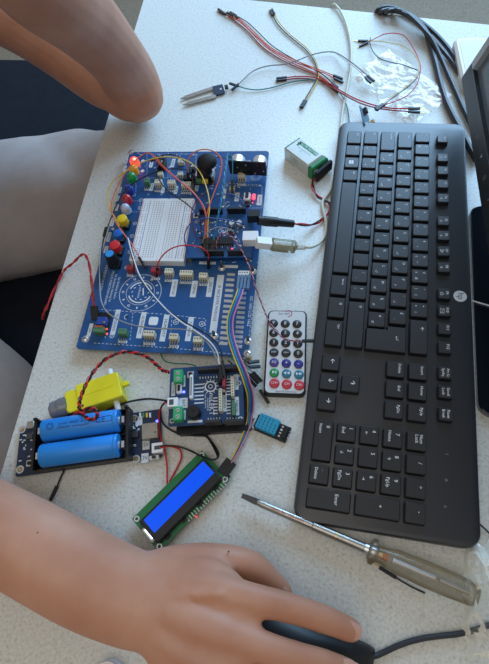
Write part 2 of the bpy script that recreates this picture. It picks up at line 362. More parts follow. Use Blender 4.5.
for X, Y, t in ((NX + .5, 0, '\u2190'), (NX + 1.5, 0, '\u2193'), (NX + 2.5, 0, '\u2192'), (NX + 1.5, 1, '\u2191')): key(X, Y, leg=[(t, -1, 1.5, 6)])
NP = 18.63
for i, t in enumerate(('Num', '/', '*', '-')): key(NP + .5 + i, 4, leg=[('Num', -2, 3.6, 3.8), ('Lock', -2, 0, 3.8)] if i == 0 else [(t, -1, 3, 4.5)])
for r_, row in enumerate(((('1', 'End'), ('2', '\u2193'), ('3', 'PgDn')), (('4', '\u2190'), ('5', ''), ('6', '\u2192')), (('7', 'Home'), ('8', '\u2191'), ('9', 'PgUp')))):
    for i, (a, c) in enumerate(row): key(NP + .5 + i, r_ + 1, leg=[(a, -3.4, 3.6, 4.4)] + ([(c, -1.5, -2.6, 3.8)] if c else []))
key(NP + 1, 0, 2, leg=[('0', -12, 3.6, 4.4), ('Insert', -10, -2.6, 3.6)]); key(NP + 2.5, 0, leg=[('.', -3.4, 3.6, 4.4), ('Delete', -.5, -2.6, 3.6)])
key(NP + 3.5, 3 - .5 + .0, 1, 2, leg=[('+', -1, 2, 4.5)]); key(NP + 3.5, .5, 1, 2, leg=[('Enter', -.8, 6, 4.0)])
# round maker's mark, lamp symbols, cable
q = KB.inv @ at(460.3, 296, .0158); mb = MB().mt('logo_silver')
zt = .0143 + .0020 * (q.y / .12) + .00012
mb.cyl(q.x, q.y, zt - .0003, .0062, .0004, 32)
mb.text('hp', q.x, q.y + .0004, zt + .00016, .0078, mat='key_body')
KB.part('round_logo', mb, label='round silver logo reading hp')
mb = MB()
for px, py, t in ((447, 454, '1'), (446.5, 480, 'A'), (445.5, 506.5, '\u2193')):
    q = KB.inv @ at(px, py, .0158); mb.text(t, q.x, q.y, .0143 + .0020 * (q.y / .12) + .00015, .0034, mat='icon')
KB.part('lock_symbols', mb)

# ------------------------------------------------------------------ big blue training board
ZB = .0105
cB, rB, wB, hB = frame4(((126, 150), (266.5, 153), (251, 358.5), (81.5, 347)), ZB)
TB = Thing('training_board', 'large blue electronics training board with white breadboard, coloured buttons and connectors', 'circuit board', flat0(cB), rB)
mb = MB().mt('pcb_blue').rbox(0, 0, ZB - .0016, wB, hB, .0016, .004, .0002, n=5)
TB.part('board_plate', mb)
def S_(px, py, z=ZB): q = TB.L(px, py, z); return q[0], q[1]
for px, py in ((85.5, 339), (248, 353.5), (222, 268), (253, 271.5), (214.5, 336), (248.5, 341), (131, 152), (262, 160)):
    x, y = S_(px, py); big = (px, py) in ((85.5, 339), (248, 353.5), (131, 152), (262, 160))
    a = MB(); 
    if big: a.mt('brass').lathe(x, y, [(.0028, 0), (.0028, ZB - .0016)], 6)
    a.mt('tin').annulus(x, y, ZB + .00006, .0032, .0018, 20); a.mt('silver').lathe(x, y, [(.0028, ZB), (.0026, ZB + .0012), (.0014, ZB + .0019), (.0004, ZB + .0019)], 14)
    a.mt('dark_metal').box(x, y, ZB + .0018, .0022, .0005, .0002, .6).box(x, y, ZB + .0018, .0005, .0022, .0002, .6)
    sc = TB.part('screw', a)
    if not big:
        TB.part('standoff', MB().mt('dark_metal').lathe(x, y, [(.0016, ZB), (.0016, ZB + .0085)], 8), sc)
# silkscreen frames, clock ring, rungs, captions
sk = MB().mt('silk'); zs = ZB + .00008
def sbox(px0, py0, px1, py1, dash=.0022):
    a, b_, c, d = S_(px0, py0), S_(px1, py0), S_(px1, py1), S_(px0, py1)
    for u_, v_ in ((a, b_), (b_, c), (c, d), (d, a)): sk.line(u_[0], u_[1], v_[0], v_[1], zs, .00045, dash=dash)
def spoly(P_, dash=.0022, t=.00045):
    Q = [S_(*p) for p in P_]
    for u_, v_ in zip(Q[:-1], Q[1:]): sk.line(u_[0], u_[1], v_[0], v_[1], zs, t, dash=dash)
spoly([(93, 343), (125, 345), (171, 348), (213, 352)]); spoly([(96, 309), (133, 312), (172, 315), (206, 319)]); spoly([(133, 312), (130, 341)]); spoly([(172, 315), (170, 344)]); spoly([(108, 310), (105, 339)])
spoly([(213, 352), (240, 355)]); spoly([(258, 275), (249, 337)]); spoly([(215, 340), (243, 346)]); spoly([(224, 183), (262, 185)]); spoly([(206, 319), (203, 350)])
x, y = S_(140.3, 292.5); sk.annulus(x, y, zs, .0222, .0005, 60); sk.annulus(x, y, zs, .0150, .0004, 48)
for i in range(12):
    a = i * math.pi / 6; cx_, cy_ = x + .0186 * math.cos(a), y + .0186 * math.sin(a)
    if i % 2: sk.flat(cx_, cy_, zs, .0024, .0014, a)
    else: sk.annulus(cx_, cy_, zs, .0011, .0006, 12)
sk.annulus(x, y, zs, .0122, .0014, 40, a0=20, a1=160); sk.annulus(x, y, zs, .0122, .0014, 40, a0=200, a1=340)
for i in range(10): a = i * .62; sk.flat(x + .0088 * math.cos(a), y + .0088 * math.sin(a), zs, .0022, .0008, a + 1)
sk.text('robotics', x - .001, y, zs, .0040, math.radians(-90)); sk.flat(x + .003, y + .001, zs, .0012, .009, .2)
def cap(t, px, py, size, rot=-90, sx=1): x, y = S_(px, py); sk.text(t, x, y, zs, size, math.radians(rot), sx=sx)
for px, t in ((103.5, 'POTENTIOMETER'), (109, 'MULTI FUNCTION BOARD'), (113, 'for Arduino learning kit'), (117, 'for Arduino basics')): cap(t, px, 288 if px > 105 else 278, .0036 if px > 105 else .0042)
cap('I2C 1602 LCD 16x2', 250, 311, .0042); cap('LCD', 250, 342, .003)
x, y = S_(248, 195)
for i in range(14):   # two ladders of bare pads
    t = i / 13; a = S_(231 - 7.6 * t, 274.5 + 69 * t); sk.rbox(a[0], a[1], ZB, .0084, .0032, .00012, .0004, .00002, math.radians(-2), mat='tin')
    if i > 1: a = S_(243.5 - 5.5 * t, 283.5 + 63 * t); sk.rbox(a[0], a[1], ZB, .0078, .0032, .00012, .0004, .00002, math.radians(-2), mat='tin')
for px, py, s_ in ((99, 166, 1), (97, 190, 1), (131, 195, 1), (138, 200, 1), (137, 208, 1), (132, 223.5, 1), (129, 236, 1), (127, 252, 1), (123.5, 267.5, 1), (109, 336, 1)):
    x, y = S_(px + 3, py)
    sk.annulus(x, y, zs, .0021, .0005, 16).flat(x, y, zs, .0018, .0006, .5)
for px, py in ((143, 161), (142.5, 171)): x, y = S_(px, py); sk.flat(x, y, zs, .0042, .0042, .8)
rq = random.Random(12)
for px, py, n_ in ((158, 190.5, 3), (171, 190.5, 3), (185.5, 192.5, 4), (146.5, 189, 2), (129.5, 275, 2), (155, 278, 3), (168.6, 280, 3), (186, 282, 5), (203, 284, 3), (241, 184, 3), (122, 341, 3), (148.5, 343, 4), (173.3, 345.5, 3), (197.5, 348, 3)):
    x, y = S_(px, py)
    for i in range(n_ + 1): sk.flat(x + (i - n_ / 2) * .0025, y, zs, .0004, .0052); sk.flat(x + (i - n_ / 2 + .5) * .0025, y - .001, zs, .0011, .0028)
for i in range(60):
    px, py = rq.uniform(138, 225), rq.choice((154, 156, 167, 175, 194.5)) + rq.uniform(-1, 1); x, y = S_(px, py); sk.flat(x, y, zs, rq.uniform(.0008, .0028), rq.uniform(.0005, .0012))
for i in range(46):
    px = rq.uniform(206, 260); py = rq.choice((188, 203, 206, 186, 166, 262)) + rq.uniform(-1, 1); x, y = S_(px, py); sk.flat(x, y, zs, rq.uniform(.0008, .0026), rq.uniform(.0005, .0012))
for a_ in ((130, 180, 136, 192), (131, 201, 140, 212), (224, 186, 262, 208), (147, 154, 168, 178), (170, 154, 196, 178)): sbox(*a_, dash=.0012)
x, y = S_(256, 176.5); sk.annulus(x, y, zs, .0058, .0004, 36); sk.annulus(x, y, zs, .0036, .0003, 30)
x, y = S_(153.5, 321); sk.rbox(x, y, ZB, .0095, .0095, .00008, .002, .00001); x, y = S_(128, 317); sk.flat(x, y, zs, .005, .005, .8, 'pcb_blue')
for px, py in ((127, 317), (176, 322), (202, 324)): x, y = S_(px, py); sk.annulus(x, y, zs, .0028, .0005, 16); sk.flat(x, y, zs, .004, .0005, .6); sk.flat(x, y, zs, .0005, .004, .6)
TB.part('silkscreen', sk, label='white printed lines and captions')
# paper labels with tiny writing
for px, py, wd, ht, t, rz in ((127, 154.5, .0036, .0050, 'R', 0), (126.2, 161, .0038, .0075, 'LED', 0), (124.8, 168.5, .0038, .0085, 'LED', 0), (119.8, 190, .0040, .0090, 'BLUE', 0), (117.6, 198.5, .0040, .0080, 'RED', 0), (116.6, 207.5, .0044, .0095, 'WHITE', 0), (112.4, 222, .0046, .0120, 'BUTTON', 0), (109, 237, .0042, .0130, 'BUTTON', 0),
        (106, 249.5, .0042, .0095, 'KNOB', 0), (151.5, 163, .0045, .014, 'RESISTOR', 0), (173, 163, .0045, .014, 'LIGHT', 0), (152, 187, .004, .012, 'SOUND', 0), (176, 190, .004, .012, 'TEMP', 0), (197, 187, .004, .013, 'SERVO', 0), (163, 190, .0040, .010, 'IR', 0),
        (115.5, 322, .0052, .029, 'TRACKING', 0), (141.5, 325, .0056, .030, 'ULTRASONIC', 0), (164.5, 328, .0056, .030, 'HUMIDITY', 0), (189.5, 329, .0056, .027, 'SOIL SENSOR', 0),
        (174, 288, .0062, .021, 'DC MOTOR', 0), (194, 289, .0062, .020, 'STEPPER', 0), (210, 287, .0058, .024, 'SERVO', 0), (217, 303, .0072, .068, 'IR RECEIVER MODULE', 0), (207.5, 263, .018, .0035, 'MOTOR', 0), (229, 266.5, .019, .0036, '', 0),
        (259.5, 200, .0052, .0155, 'ON/OFF', 0), (237, 197, .0050, .013, 'RELAY', 0), (224, 194, .0042, .014, 'LCD', 0), (238, 214, .009, .0042, '5V', 0), (90, 330, .004, .015, 'GAS', 0)):
    x, y = S_(px, py); a = MB().mt('label_white').rbox(x, y, ZB, wd, ht, .00012, .0002, .00001, math.radians(rz))
    if t: a.text(t, x, y, ZB + .0002, min(max(wd, ht) / len(t) * 1.15, min(wd, ht) * .8), math.radians(rz - (90 if ht > wd else 0)), 'label_ink')
    TB.part('paper_label', a)
# row of leds and buttons down the edge; px is the dome's top
def lean(px, py, z): return S_(px, py, z)
for px, py, n_, lit in ((133.6, 159.5, 'led_red_lit', 1), (132.6, 167.5, 'led_orange', 0), (130.8, 175, 'led_green', 0), (128, 187.5, 'led_blue', 0), (126, 197, 'led_red', 0), (124.6, 206.5, 'led_white', 0)):
    z0 = ZB + (.008 if px > 130.5 else .004); x, y = lean(px, py, z0 + .008); r = .0054
    a = MB().mt(n_).lathe(x, y, [(r * 1.08, z0), (r * 1.08, z0 + .001), (r, z0 + .001), (r, z0 + .0055), (r * .92, z0 + .0075), (r * .7, z0 + .0092), (r * .4, z0 + .0103), (r * .05, z0 + .0107)], 20)
    p = TB.part('led', a, label={'led_red_lit': 'glowing red dome light'}.get(n_, n_[4:] + ' dome light'))
    if lit: TB.part('led_core', MB().mt('led_red_core').ball((x + .0012, y - .001, z0 + .0088), .0022), p)
    b_ = MB().mt('tin')
    for d in (-.0013, .0013): b_.box(x + d, y, ZB, .0005, .0005, z0 - ZB)
    TB.part('led_leads', b_, p)
for px, py, n_, r, h in ((121.6, 217.8, 'cap_yellow', .0058, .010), (117.2, 232.3, 'cap_blue', .0056, .0085), (114.3, 244.3, 'cap_red', .0060, .010)):
    x, y = lean(px, py, ZB + h + .004)
    sw = TB.part('push_button', MB().mt('black').rbox(x, y, ZB, .012, .012, .0042, .0008, .0003).mt('tin').box(x, y, ZB + .0042, .010, .010, .0003).mt('black').cyl(x, y, ZB + .0045, .0035, .002))
    TB.part('button_cap', MB().mt(n_).lathe(x, y, [(r, ZB + .006), (r, ZB + h + .002), (r * .94, ZB + h + .0035), (r * .8, ZB + h + .004)], 24), sw, label=n_[4:] + ' button cap')
# potentiometer with tall fluted knob
x, y = lean(109.3, 253.6, ZB + .021)
kb = TB.part('potentiometer', MB().mt('black').rbox(x, y, ZB, .0125, .011, .006, .001, .0004).mt('tin').cyl(x, y, ZB + .006, .0035, .003))
fl_ = []; 
for z, r in ((ZB + .007, .0066), (ZB + .009, .0062), (ZB + .017, .0056), (ZB + .0205, .0052)): fl_.append([(x + (r + (.0003 if i % 2 else 0)) * math.cos(i * math.pi / 18), y + (r + (.0003 if i % 2 else 0)) * math.sin(i * math.pi / 18), z) for i in range(36)])
TB.part('knob', MB().mt('black').rings(fl_), kb)
TB.part('knob_cap', MB().mt('cap_sky').cyl(x, y, ZB + .0203, .0044, .0012, 24), kb, label='sky blue knob cap')
# breadboard
cb, rb, wb, hb = frame4(((141, 197), (193, 199), (186, 262.5), (130.5, 259)), ZB + .009); q = TB.inv @ flat0(cb)
bx, by, br = q.x, q.y, rb - rB
bm = MB(Matrix.Translation((bx, by, 0)) @ Matrix.Rotation(br, 4, 'Z')); bm.mt('bb_white')
for sx_ in (-1, 1):
    bm.rbox(sx_ * wb * .245, 0, ZB, wb * .488, hb, .0085, .0012, .0004)
bm.box(0, 0, ZB, wb * .05, hb * .99, .0055); bb = TB.part('breadboard', bm)
hm = MB(Matrix.Translation((bx, by, 0)) @ Matrix.Rotation(br, 4, 'Z')).mt('hole'); zt = ZB + .00856; ps = hb / 33
for r_ in range(30):
    yy = (r_ - 14.5) * ps
    for c in range(5):
        for sx_ in (-1, 1): hm.flat(sx_ * (wb * .07 + c * wb * .047), yy, zt, .00085, .00085)
    if r_ % 6 != 5:
        for sx_ in (-1, 1):
            for c in (0, 1): hm.flat(sx_ * (wb * .375 + c * wb * .055), yy, zt, .00085, .00085)
TB.part('breadboard_holes', hm, bb)
lm = MB(Matrix.Translation((bx, by, 0)) @ Matrix.Rotation(br, 4, 'Z'))
for sx_ in (-1, 1):
    lm.flat(sx_ * wb * .468, 0, zt, .0005, hb * .92, mat='w_red'); lm.flat(sx_ * wb * .335, 0, zt, .0005, hb * .92, mat='w_blue')
TB.part('rail_stripes', lm, bb)
# plastic sockets
def socket(px, py, n, col, z=ZB, horiz=True, D=.0062, H=.0085, mt_=None, rz=0):
    wd = .0025 * n + .0012; x, y = lean(px, py, z + H); cr_, sr_ = math.cos(rz), math.sin(rz); T_ = Matrix.Translation((x, y, 0)) @ Matrix.Rotation(rz + (0 if horiz else math.pi / 2), 4, 'Z')
    a = MB(T_).mt(col).rbox(0, 0, z, wd, D, H, .0004, .0003)
    for i in range(n):
        dx = (i - (n - 1) / 2) * .0025; a.box(dx, D * .12, z + H, .0013, .0014, .0001, mat='hole'); a.box(dx, -D / 2 - .00005, z + .001, .0012, .0002, H * .45, mat='hole')
    p = TB.part('socket', a, label={'cream': 'cream plastic socket', 'conn_green': 'green plastic socket', 'conn_red': 'red plastic socket'}.get(col)); return p
for a in ((146.5, 180, 2, 'conn_green'), (158, 181, 3, 'cream'), (171, 181.5, 3, 'cream'), (186, 183.5, 4, 'cream'), (160, 173, 2, 'cream', ZB, True, .005, .006), (180, 173, 2, 'cream', ZB, True, .005, .006),
          (129.5, 267, 2, 'conn_red'), (155, 269, 3, 'conn_red'), (168.6, 270.5, 3, 'cream'), (186, 272.5, 5, 'cream'), (203, 275, 3, 'cream'), (122, 331, 3, 'conn_green'), (98.5, 329, 4, 'conn_green'),
          (148.5, 333, 4, 'cream'), (173.3, 336, 3, 'cream'), (197.5, 339, 3, 'cream'), (241.5, 174.5, 3, 'cream'), (232, 188, 2, 'cream', ZB, True, .005, .006), (243.5, 273, 4, 'white_plastic')): socket(*a)
TB.part('socket_insert', MB(Matrix.Translation((*S_(98.5, 326.2, ZB + .0087), 0))).mt('amber').box(0, 0, ZB + .0085, .0095, .0018, .0003))
# small parts at the top strip
for px, py, sx_, sy_, h, n_ in ((161, 161.5, .010, .012, .009, 'black'), (181, 160.5, .008, .006, .005, 'cream'), (189, 176.5, .014, .007, .009, 'black'), (192, 166, .006, .010, .006, 'black'), (113, 229, .004, .006, .004, 'dark_metal')):
    x, y = lean(px, py, ZB + h); TB.part('component', MB().mt(n_).rbox(x, y, ZB, sx_, sy_, h, .0006, .0003).mt('tin').cyl(x, y, ZB + h, .0018, .0004))
# trimmer module with red lamp near the lower corner
x, y = lean(100.5, 318, ZB + .011); mp = TB.part('sensor_module', MB().mt('pcb_black').rbox(x, y, ZB + .002, .014, .022, .0014, .0005).mt('black').box(x, y, ZB, .008, .004, .003))
TB.part('trimmer', MB().mt('w_blue').rbox(x + .001, y - .002, ZB + .0034, .0095, .0085, .0065, .0005, .0003).mt('brass').cyl(x + .004, y - .004, ZB + .0099, .0012, .0005), mp, label='blue trimmer block')
TB.part('lamp', MB().mt('led_red_lit').ball((x + .006, y - .0085, ZB + .004), .0011, 8), mp, label='glowing red lamp')
x, y = S_(107, 334); TB.part('lamp', MB().mt('led_pink_lit').rbox(x, y, ZB, .0013, .0020, .001, .0003), label='glowing pink lamp')
# joystick
x, y = lean(205.5, 176, ZB + .010); js = TB.part('joystick', MB().mt('pcb_black').rbox(x, y, ZB + .008, .024, .024, .0014, .0005).mt('black').rbox(x, y + .001, ZB + .0094, .016, .016, .008, .001).mt('conn_green').rbox(x - .006, y - .009, ZB + .0094, .006, .005, .004, .0005).mt('w_yellow').rbox(x + .001, y - .0095, ZB + .0094, .007, .004, .004, .0005)
             .mt('tin').box(x + .0095, y, ZB + .0094, .003, .012, .006).box(x - .0095, y + .001, ZB + .0094, .003, .010, .005))
xd, yd = lean(206, 158.5, ZB + .036)
TB.part('joystick_cap', MB().mt('black_soft').lathe(xd, yd, [(.0035, ZB + .017), (.004, ZB + .024), (.0098, ZB + .0275), (.0112, ZB + .0295), (.0113, ZB + .031), (.0104, ZB + .034), (.008, ZB + .0362), (.004, ZB + .0375), (.0005, ZB + .038)], 32), js, label='black rubber mushroom cap')
TB.part('joystick_boot', MB().mt('black').lathe(x, y + .001, [(.0092, ZB + .0165), (.0085, ZB + .020), (.0055, ZB + .0235), (.003, ZB + .025)], 24), js)
# ultrasonic sensor standing upright
xa, ya = lean(232, 160, ZB + .026); xb, yb = lean(261.5, 161.5, ZB + .026); ang = math.atan2(yb - ya, xb - xa); ln_ = math.hypot(xb - xa, yb - ya)
X_ = Matrix.Translation(((xa + xb) / 2, (ya + yb) / 2, 0)) @ Matrix.Rotation(ang, 4, 'Z'); us = MB(X_).mt('pcb_black').box(0, 0, ZB + .0055, .043, .0016, .0195)
for i in range(12): us.mt(('dark_metal', 'black', 'tin')[i % 3]).box(-.018 + i * .0033, -.0012, ZB + .008 + (i * 7 % 4) * .004, .0016, .0012, .0012)
US = TB.part('ultrasonic_sensor', us)
for sx_ in (-1, 1):
    a = MB(X_ @ Matrix.Translation((sx_ * .0127, .0008, ZB + .0155)) @ Matrix.Rotation(-math.pi / 2, 4, 'X')).mt('silver').lathe(0, 0, [(.0080, 0), (.0080, .0113), (.0078, .0118), (.0066, .0118), (.0066, .0105)], 32).mt('dark_metal').cyl(0, 0, .0104, .0066, .0003, 24)
    TB.part('transducer', a, US, label='silver round transducer')
TB.part('crystal', MB(X_).mt('silver').rbox(0, .002, ZB + .0195, .009, .0035, .0035, .0015), US)
TB.part('pin_header', MB(X_).mt('black').box(0, -.001, ZB + .0065, .0105, .0028, .0025), US)
# power switch and glowing indicator
x, y = lean(246.8, 195, ZB + .007)
sw = TB.part('power_switch', MB().mt('white_plastic').rbox(x, y, ZB, .0072, .0105, .0055, .0008, .0003)); TB.part('rocker', MB().mt('black').rbox(x, y + .0005, ZB + .0055, .0035, .0065, .0022, .0005), sw, label='black rocker')
TB.part('switch_foot', MB().mt('black').rbox(x + .0005, y - .0085, ZB, .006, .006, .003, .0005), sw)
x, y = lean(253.6, 196, ZB + .004); d_ = MB().mt('led_pink_lit'); d_.ball((x, y + .002, ZB + .0025), .0022, 8).ball((x, y - .0018, ZB + .0025), .0022, 8); TB.part('indicator', d_, label='glowing red indicator lamps')
x, y = S_(252.6, 203); TB.part('lamp', MB().mt('led_pink_lit').rbox(x, y, ZB, .0012, .001, .0012, .0002))
# controller board plugged on the training board
ZU = ZB + .009
cu_, ru, wu, hu = frame4(((190, 211.5), (254, 212), (251, 257.5), (187.5, 257)), ZU + .0016); q = TB.inv @ flat0(cu_); XU = Matrix.Translation((q.x, q.y, 0)) @ Matrix.Rotation(ru - rB, 4, 'Z')
UW, UH = wu, hu
un = TB.part('controller_board', MB(XU).mt('pcb_blue').rbox(0, 0, ZU, UW, UH, .0016, .0015, .0001))
for sx_ in (-1, 1):
    for sy_ in (-1, 1): TB.part('spacer', MB(XU).mt('brass').lathe(sx_ * UW * .45, sy_ * UH * .45, [(.0022, ZB), (.0022, ZU)], 6), un)
zt = ZU + .0016
for cx_, cy_, n in ((-.012, UH / 2 - .0025, 10), (.016, UH / 2 - .0025, 8), (-.004, -UH / 2 + .0025, 8), (.018, -UH / 2 + .0025, 6)):
    a = MB(XU).mt('black').rbox(cx_, cy_, zt, .00254 * n, .0025, .0085, .0002, .0001)
    for i in range(n): a.flat(cx_ + (i - (n - 1) / 2) * .00254, cy_, zt + .0085, .0011, .0011, mat='hole')
    TB.part('pin_header', a, un)
TB.part('usb_socket', MB(XU).mt('white_plastic').rbox(UW / 2 - .001, -UH * .18, zt, .016, .012, .0105, .0008), un, label='silver square usb socket')  # white colour stands in for glare on the metal shell
TB.part('power_jack', MB(XU).mt('black').rbox(UW / 2 + .001, UH * .31, zt, .014, .009, .0105, .001), un, label='black barrel jack')
a = MB(XU)
for cx_, cy_ in ((.012, .0105), (.020, .0105)): a.mt('black').rbox(cx_, cy_, zt, .0066, .0066, .001, .001).mt('silver').cyl(cx_, cy_, zt + .001, .0031, .0048, 20)
TB.part('capacitors', a, un, label='two silver round capacitors')
a = MB(XU).mt('black').rbox(-.002, -.012, zt, .034, .009, .0045, .0004).rbox(.012, .000, zt, .007, .007, .001, .0002, rot=.78)
for i in range(14):
    for sy_ in (-1, 1): a.mt('tin').box(-.002 + (i - 6.5) * .00235, -.012 + sy_ * .0048, zt, .0007, .0014, .002)
TB.part('chip', a, un)
rnd = random.Random(4); a = MB(XU)
for i in range(98):
    a.mt(rnd.choice(['silk', 'tin', 'black', 'silk', 'tin'])).box(rnd.uniform(-.029, .025), rnd.uniform(-.019, .019), zt, rnd.uniform(.0006, .0022), rnd.uniform(.0006, .0016), .0006)
TB.part('surface_parts', a, un)
a = MB(XU).text('UNO', .004, .003, zt + .0001, .006).flat(-.005, .008, zt + .00005, .012, .0006).annulus(-.008, .002, zt + .0001, .002, .0005, 16).annulus(-.0042, .002, zt + .0001, .002, .0005, 16)
TB.part('board_print', a, un)
TB.part('reset_button', MB(XU).mt('tin').rbox(-UW / 2 + .006, UH / 2 - .007, zt, .006, .006, .003, .0004).mt('black').cyl(-UW / 2 + .006, UH / 2 - .007, zt + .003, .0017, .001), un)
for px, py in ((233.8, 233.2), (232, 248.5)):
    q_ = TB.inv @ at(px, py, zt + .001); TB.part('lamp', MB().mt('led_pink_lit').rbox(q_.x, q_.y, zt, .0020, .0018, .001, .0003), un, label='glowing red lamp')

# ------------------------------------------------------------------ motor shield on its controller
ZS = .022
cS, rS, wS, hS = frame4(((168.7, 367.5), (241, 364.5), (245.5, 424), (170, 424)), ZS)
SH = Thing('shield_board', 'dark blue add-on circuit board with green terminals, black buzzer and blue lamp', 'circuit board', flat0(cS), rS)
def H_(px, py, z=ZS): q = SH.L(px, py, z); return q[0], q[1]
SH.part('upper_board', MB().mt('pcb_navy').rbox(0, 0, ZS - .0016, wS, hS, .0016, .002, .0001))
lb = SH.part('lower_board', MB().mt('pcb_black').rbox(.003, -.0040, .0055, wS * .97, hS * .98, .0016, .0015, .0001))
a = MB().mt('black').rbox(.004, -.0045, .0005, wS * .94, hS * .96, .005, .001); SH.part('base_tray', a)
for cx_, cy_, n in ((-.0135, hS / 2 - .003, 10), (.015, hS / 2 - .003, 8), (-.001, -hS / 2 + .003, 8), (.021, -hS / 2 + .003, 6)):
    SH.part('pin_header', MB().mt('black').box(cx_, cy_, .0071, .00254 * n, .0026, .0132), lb)
SH.part('usb_socket', MB().mt('silver').rbox(-wS / 2 + .006, -.006, .0071, .015, .012, .0105, .0006), lb)
zs2 = ZS
for px0, px1, py in ((197, 219.5, 368.5), (221.5, 240, 367.5), (204, 221, 421), (224, 243, 420.5)):
    a0 = H_(px0, py, ZS + .0085); a1 = H_(px1, py, ZS + .0085); n = max(5, int((a1[0] - a0[0]) / .00254)); cx_, cy_ = (a0[0] + a1[0]) / 2, (a0[1] + a1[1]) / 2
    m_ = MB().mt('black').rbox(cx_, cy_, ZS, a1[0] - a0[0], .0026, .0085, .0002, .0001)
    for i in range(n): m_.flat(cx_ + (i - (n - 1) / 2) * .00254, cy_, ZS + .0085, .0011, .0011, mat='hole')
    SH.part('pin_header', m_)
    m_ = MB().mt('silk')
    for i in range(n): m_.flat(cx_ + (i - (n - 1) / 2) * .00254, cy_ + (-.005 if py < 400 else .0045), ZS + .00008, .0007, .0022)
    SH.part('printed_marks', m_)
for px, py in ((177.6, 375.5), (177.3, 413)):
    x, y = H_(px, py, ZS + .009); t_ = MB().mt('terminal_green').rbox(x, y, ZS, .0082, .0125, .0085, .0004, .0004)
    for d in (-.0028, .0028): t_.cyl(x, y + d, ZS + .0085, .0019, .0002, mat='tin').box(x, y + d, ZS + .0087, .003, .0006, .0001, .5, mat='hole').box(x - .0042, y + d, ZS + .001, .0002, .003, .003, mat='hole')
    SH.part('screw_terminal', t_, label='green screw terminal')
x, y = H_(172.5, 402, ZS + .006); SH.part('battery_socket', MB().mt('white_plastic').rbox(x, y, ZS, .0095, .0085, .006, .0005).mt('hole').box(x - .001, y, ZS + .006, .004, .005, .0002), label='white wire socket')
x, y = H_(178.8, 388, ZS + .004); sw = SH.part('slide_switch', MB().mt('white_plastic').rbox(x, y, ZS, .0045, .009, .0036, .0004)); SH.part('slider', MB().mt('black').box(x, y, ZS + .0036, .0022, .0055, .0012), sw)
x, y = H_(183.7, 391.7, ZS + .001); SH.part('lamp', MB().mt('led_blue_lit').rbox(x, y, ZS, .0022, .0018, .0012, .0003), label='glowing blue lamp')
x, y = H_(191, 386, ZS + .006); a = MB().mt('white_plastic').rbox(x, y, ZS, .0030, .023, .0055, .001, .0006); a.mt('hole').box(x, y, ZS + .0055, .001, .018, .0001); SH.part('ribbon_socket', a, label='slim white upright socket')
x, y = H_(190, 373.5, ZS + .005); SH.part('reset_button', MB().mt('tin').rbox(x, y, ZS, .006, .006, .0032, .0005).mt('black').cyl(x, y, ZS + .0032, .0018, .0012))
x, y = H_(192.8, 411, ZS + .009); SH.part('buzzer', MB().mt('black').lathe(x, y, [(.006, ZS), (.006, ZS + .0082), (.0055, ZS + .009), (.0013, ZS + .009), (.0011, ZS + .0086)], 28), label='black round buzzer')
for px, py, n, c_, H2 in ((220.2, 399.5, 8, 'cream', .0085), (232.2, 386, 7, 'cream', .0085), (233.4, 407.5, 5, 'conn_green', .0085), (223.6, 382, 3, 'conn_red', .0085), (219.3, 378, 3, 'black', .0085)):
    x, y = H_(px, py, ZS + H2); ln_ = .0025 * n + .0006; m_ = MB().mt(c_).rbox(x, y, ZS, .0027, ln_, H2, .0003, .0002)
    for i in range(n): m_.flat(x, y + (i - (n - 1) / 2) * .0025, ZS + H2, .0011, .0012, mat='hole')
    SH.part('pin_socket', m_, label={'cream': 'cream pin socket', 'conn_green': 'green pin socket', 'conn_red': 'red pin socket', 'black': 'black pin socket'}[c_])
a = MB().mt('silk'); zz = ZS + .00008; x, y = H_(210.5, 386.5); a.annulus(x, y, zz, .0048, .0012, 30); a.annulus(x, y, zz, .0018, .0006, 20)
for i in range(12): a.flat(x + .0063 * math.cos(i * .5236), y + .0063 * math.sin(i * .5236), zz, .0015, .0007, i * .5236)
for i in range(6): p_ = H_(199, 384.5 + i * 3.7); a.flat(p_[0], p_[1], zz, .0085, .0011)
for i in range(6): p_ = H_(196.5 + (i % 2) * 1.5, 386 + i * 3); 
def stext(t, px, py, s_): p_ = H_(px, py); a.text(t, p_[0], p_[1], zz, s_, math.radians(-90))
stext('nuLEKT', 211.5, 404, .0064); stext('www.shield.dz', 208, 404, .0021); stext('Motor Shield V2', 205.5, 401, .0021)
for i in range(6):
    for px in (215.5, 228): p_ = H_(px + (.4 if px > 220 else 0), (379 if px > 220 else 399) + i * 3.1 - (0 if px > 220 else 1)); a.flat(p_[0], p_[1], zz, .0038, .0010)
for i in range(5): p_ = H_(228.6, 401 + i * 3.1); a.flat(p_[0], p_[1], zz, .0038, .0010)
SH.part('silkscreen', a, label='white printed lettering and ring')
for px, py, wd, ht, t in ((173.4, 389, .0034, .0135, 'POWER'), (183.5, 381, .0034, .011, 'DC IN'), (183.5, 403, .0075, .0095, 'BAT'), (184, 415, .003, .009, 'M1'), (224.7, 402, .0035, .018, 'SENSORS'), (236.4, 382, .0036, .015, 'DIGITAL'), (237, 406, .0036, .017, 'ANALOG'), (195, 424, .013, .0022, ''), (223.8, 392, .003, .006, '')):
    x, y = H_(px, py if py < 422 else 421.5); m_ = MB().mt('label_white').rbox(x, y, ZS, wd, ht, .0001, .0002, .00001)
    if t: m_.text(t, x, y, ZS + .0002, min(max(wd, ht) / len(t) * 1.2, min(wd, ht) * .8), math.radians(-90), 'label_ink')
    SH.part('paper_label', m_)
for px, py in ((239, 383), (240.6, 419), (182, 419.5), (172, 421)):
    x, y = H_(px, py); SH.part('screw_hole', MB().mt('tin').annulus(x, y, ZS + .0001, .0018, .0008, 16).mt('hole').cyl(x, y, ZS, .0013, .00008, 14, ch=.00001))

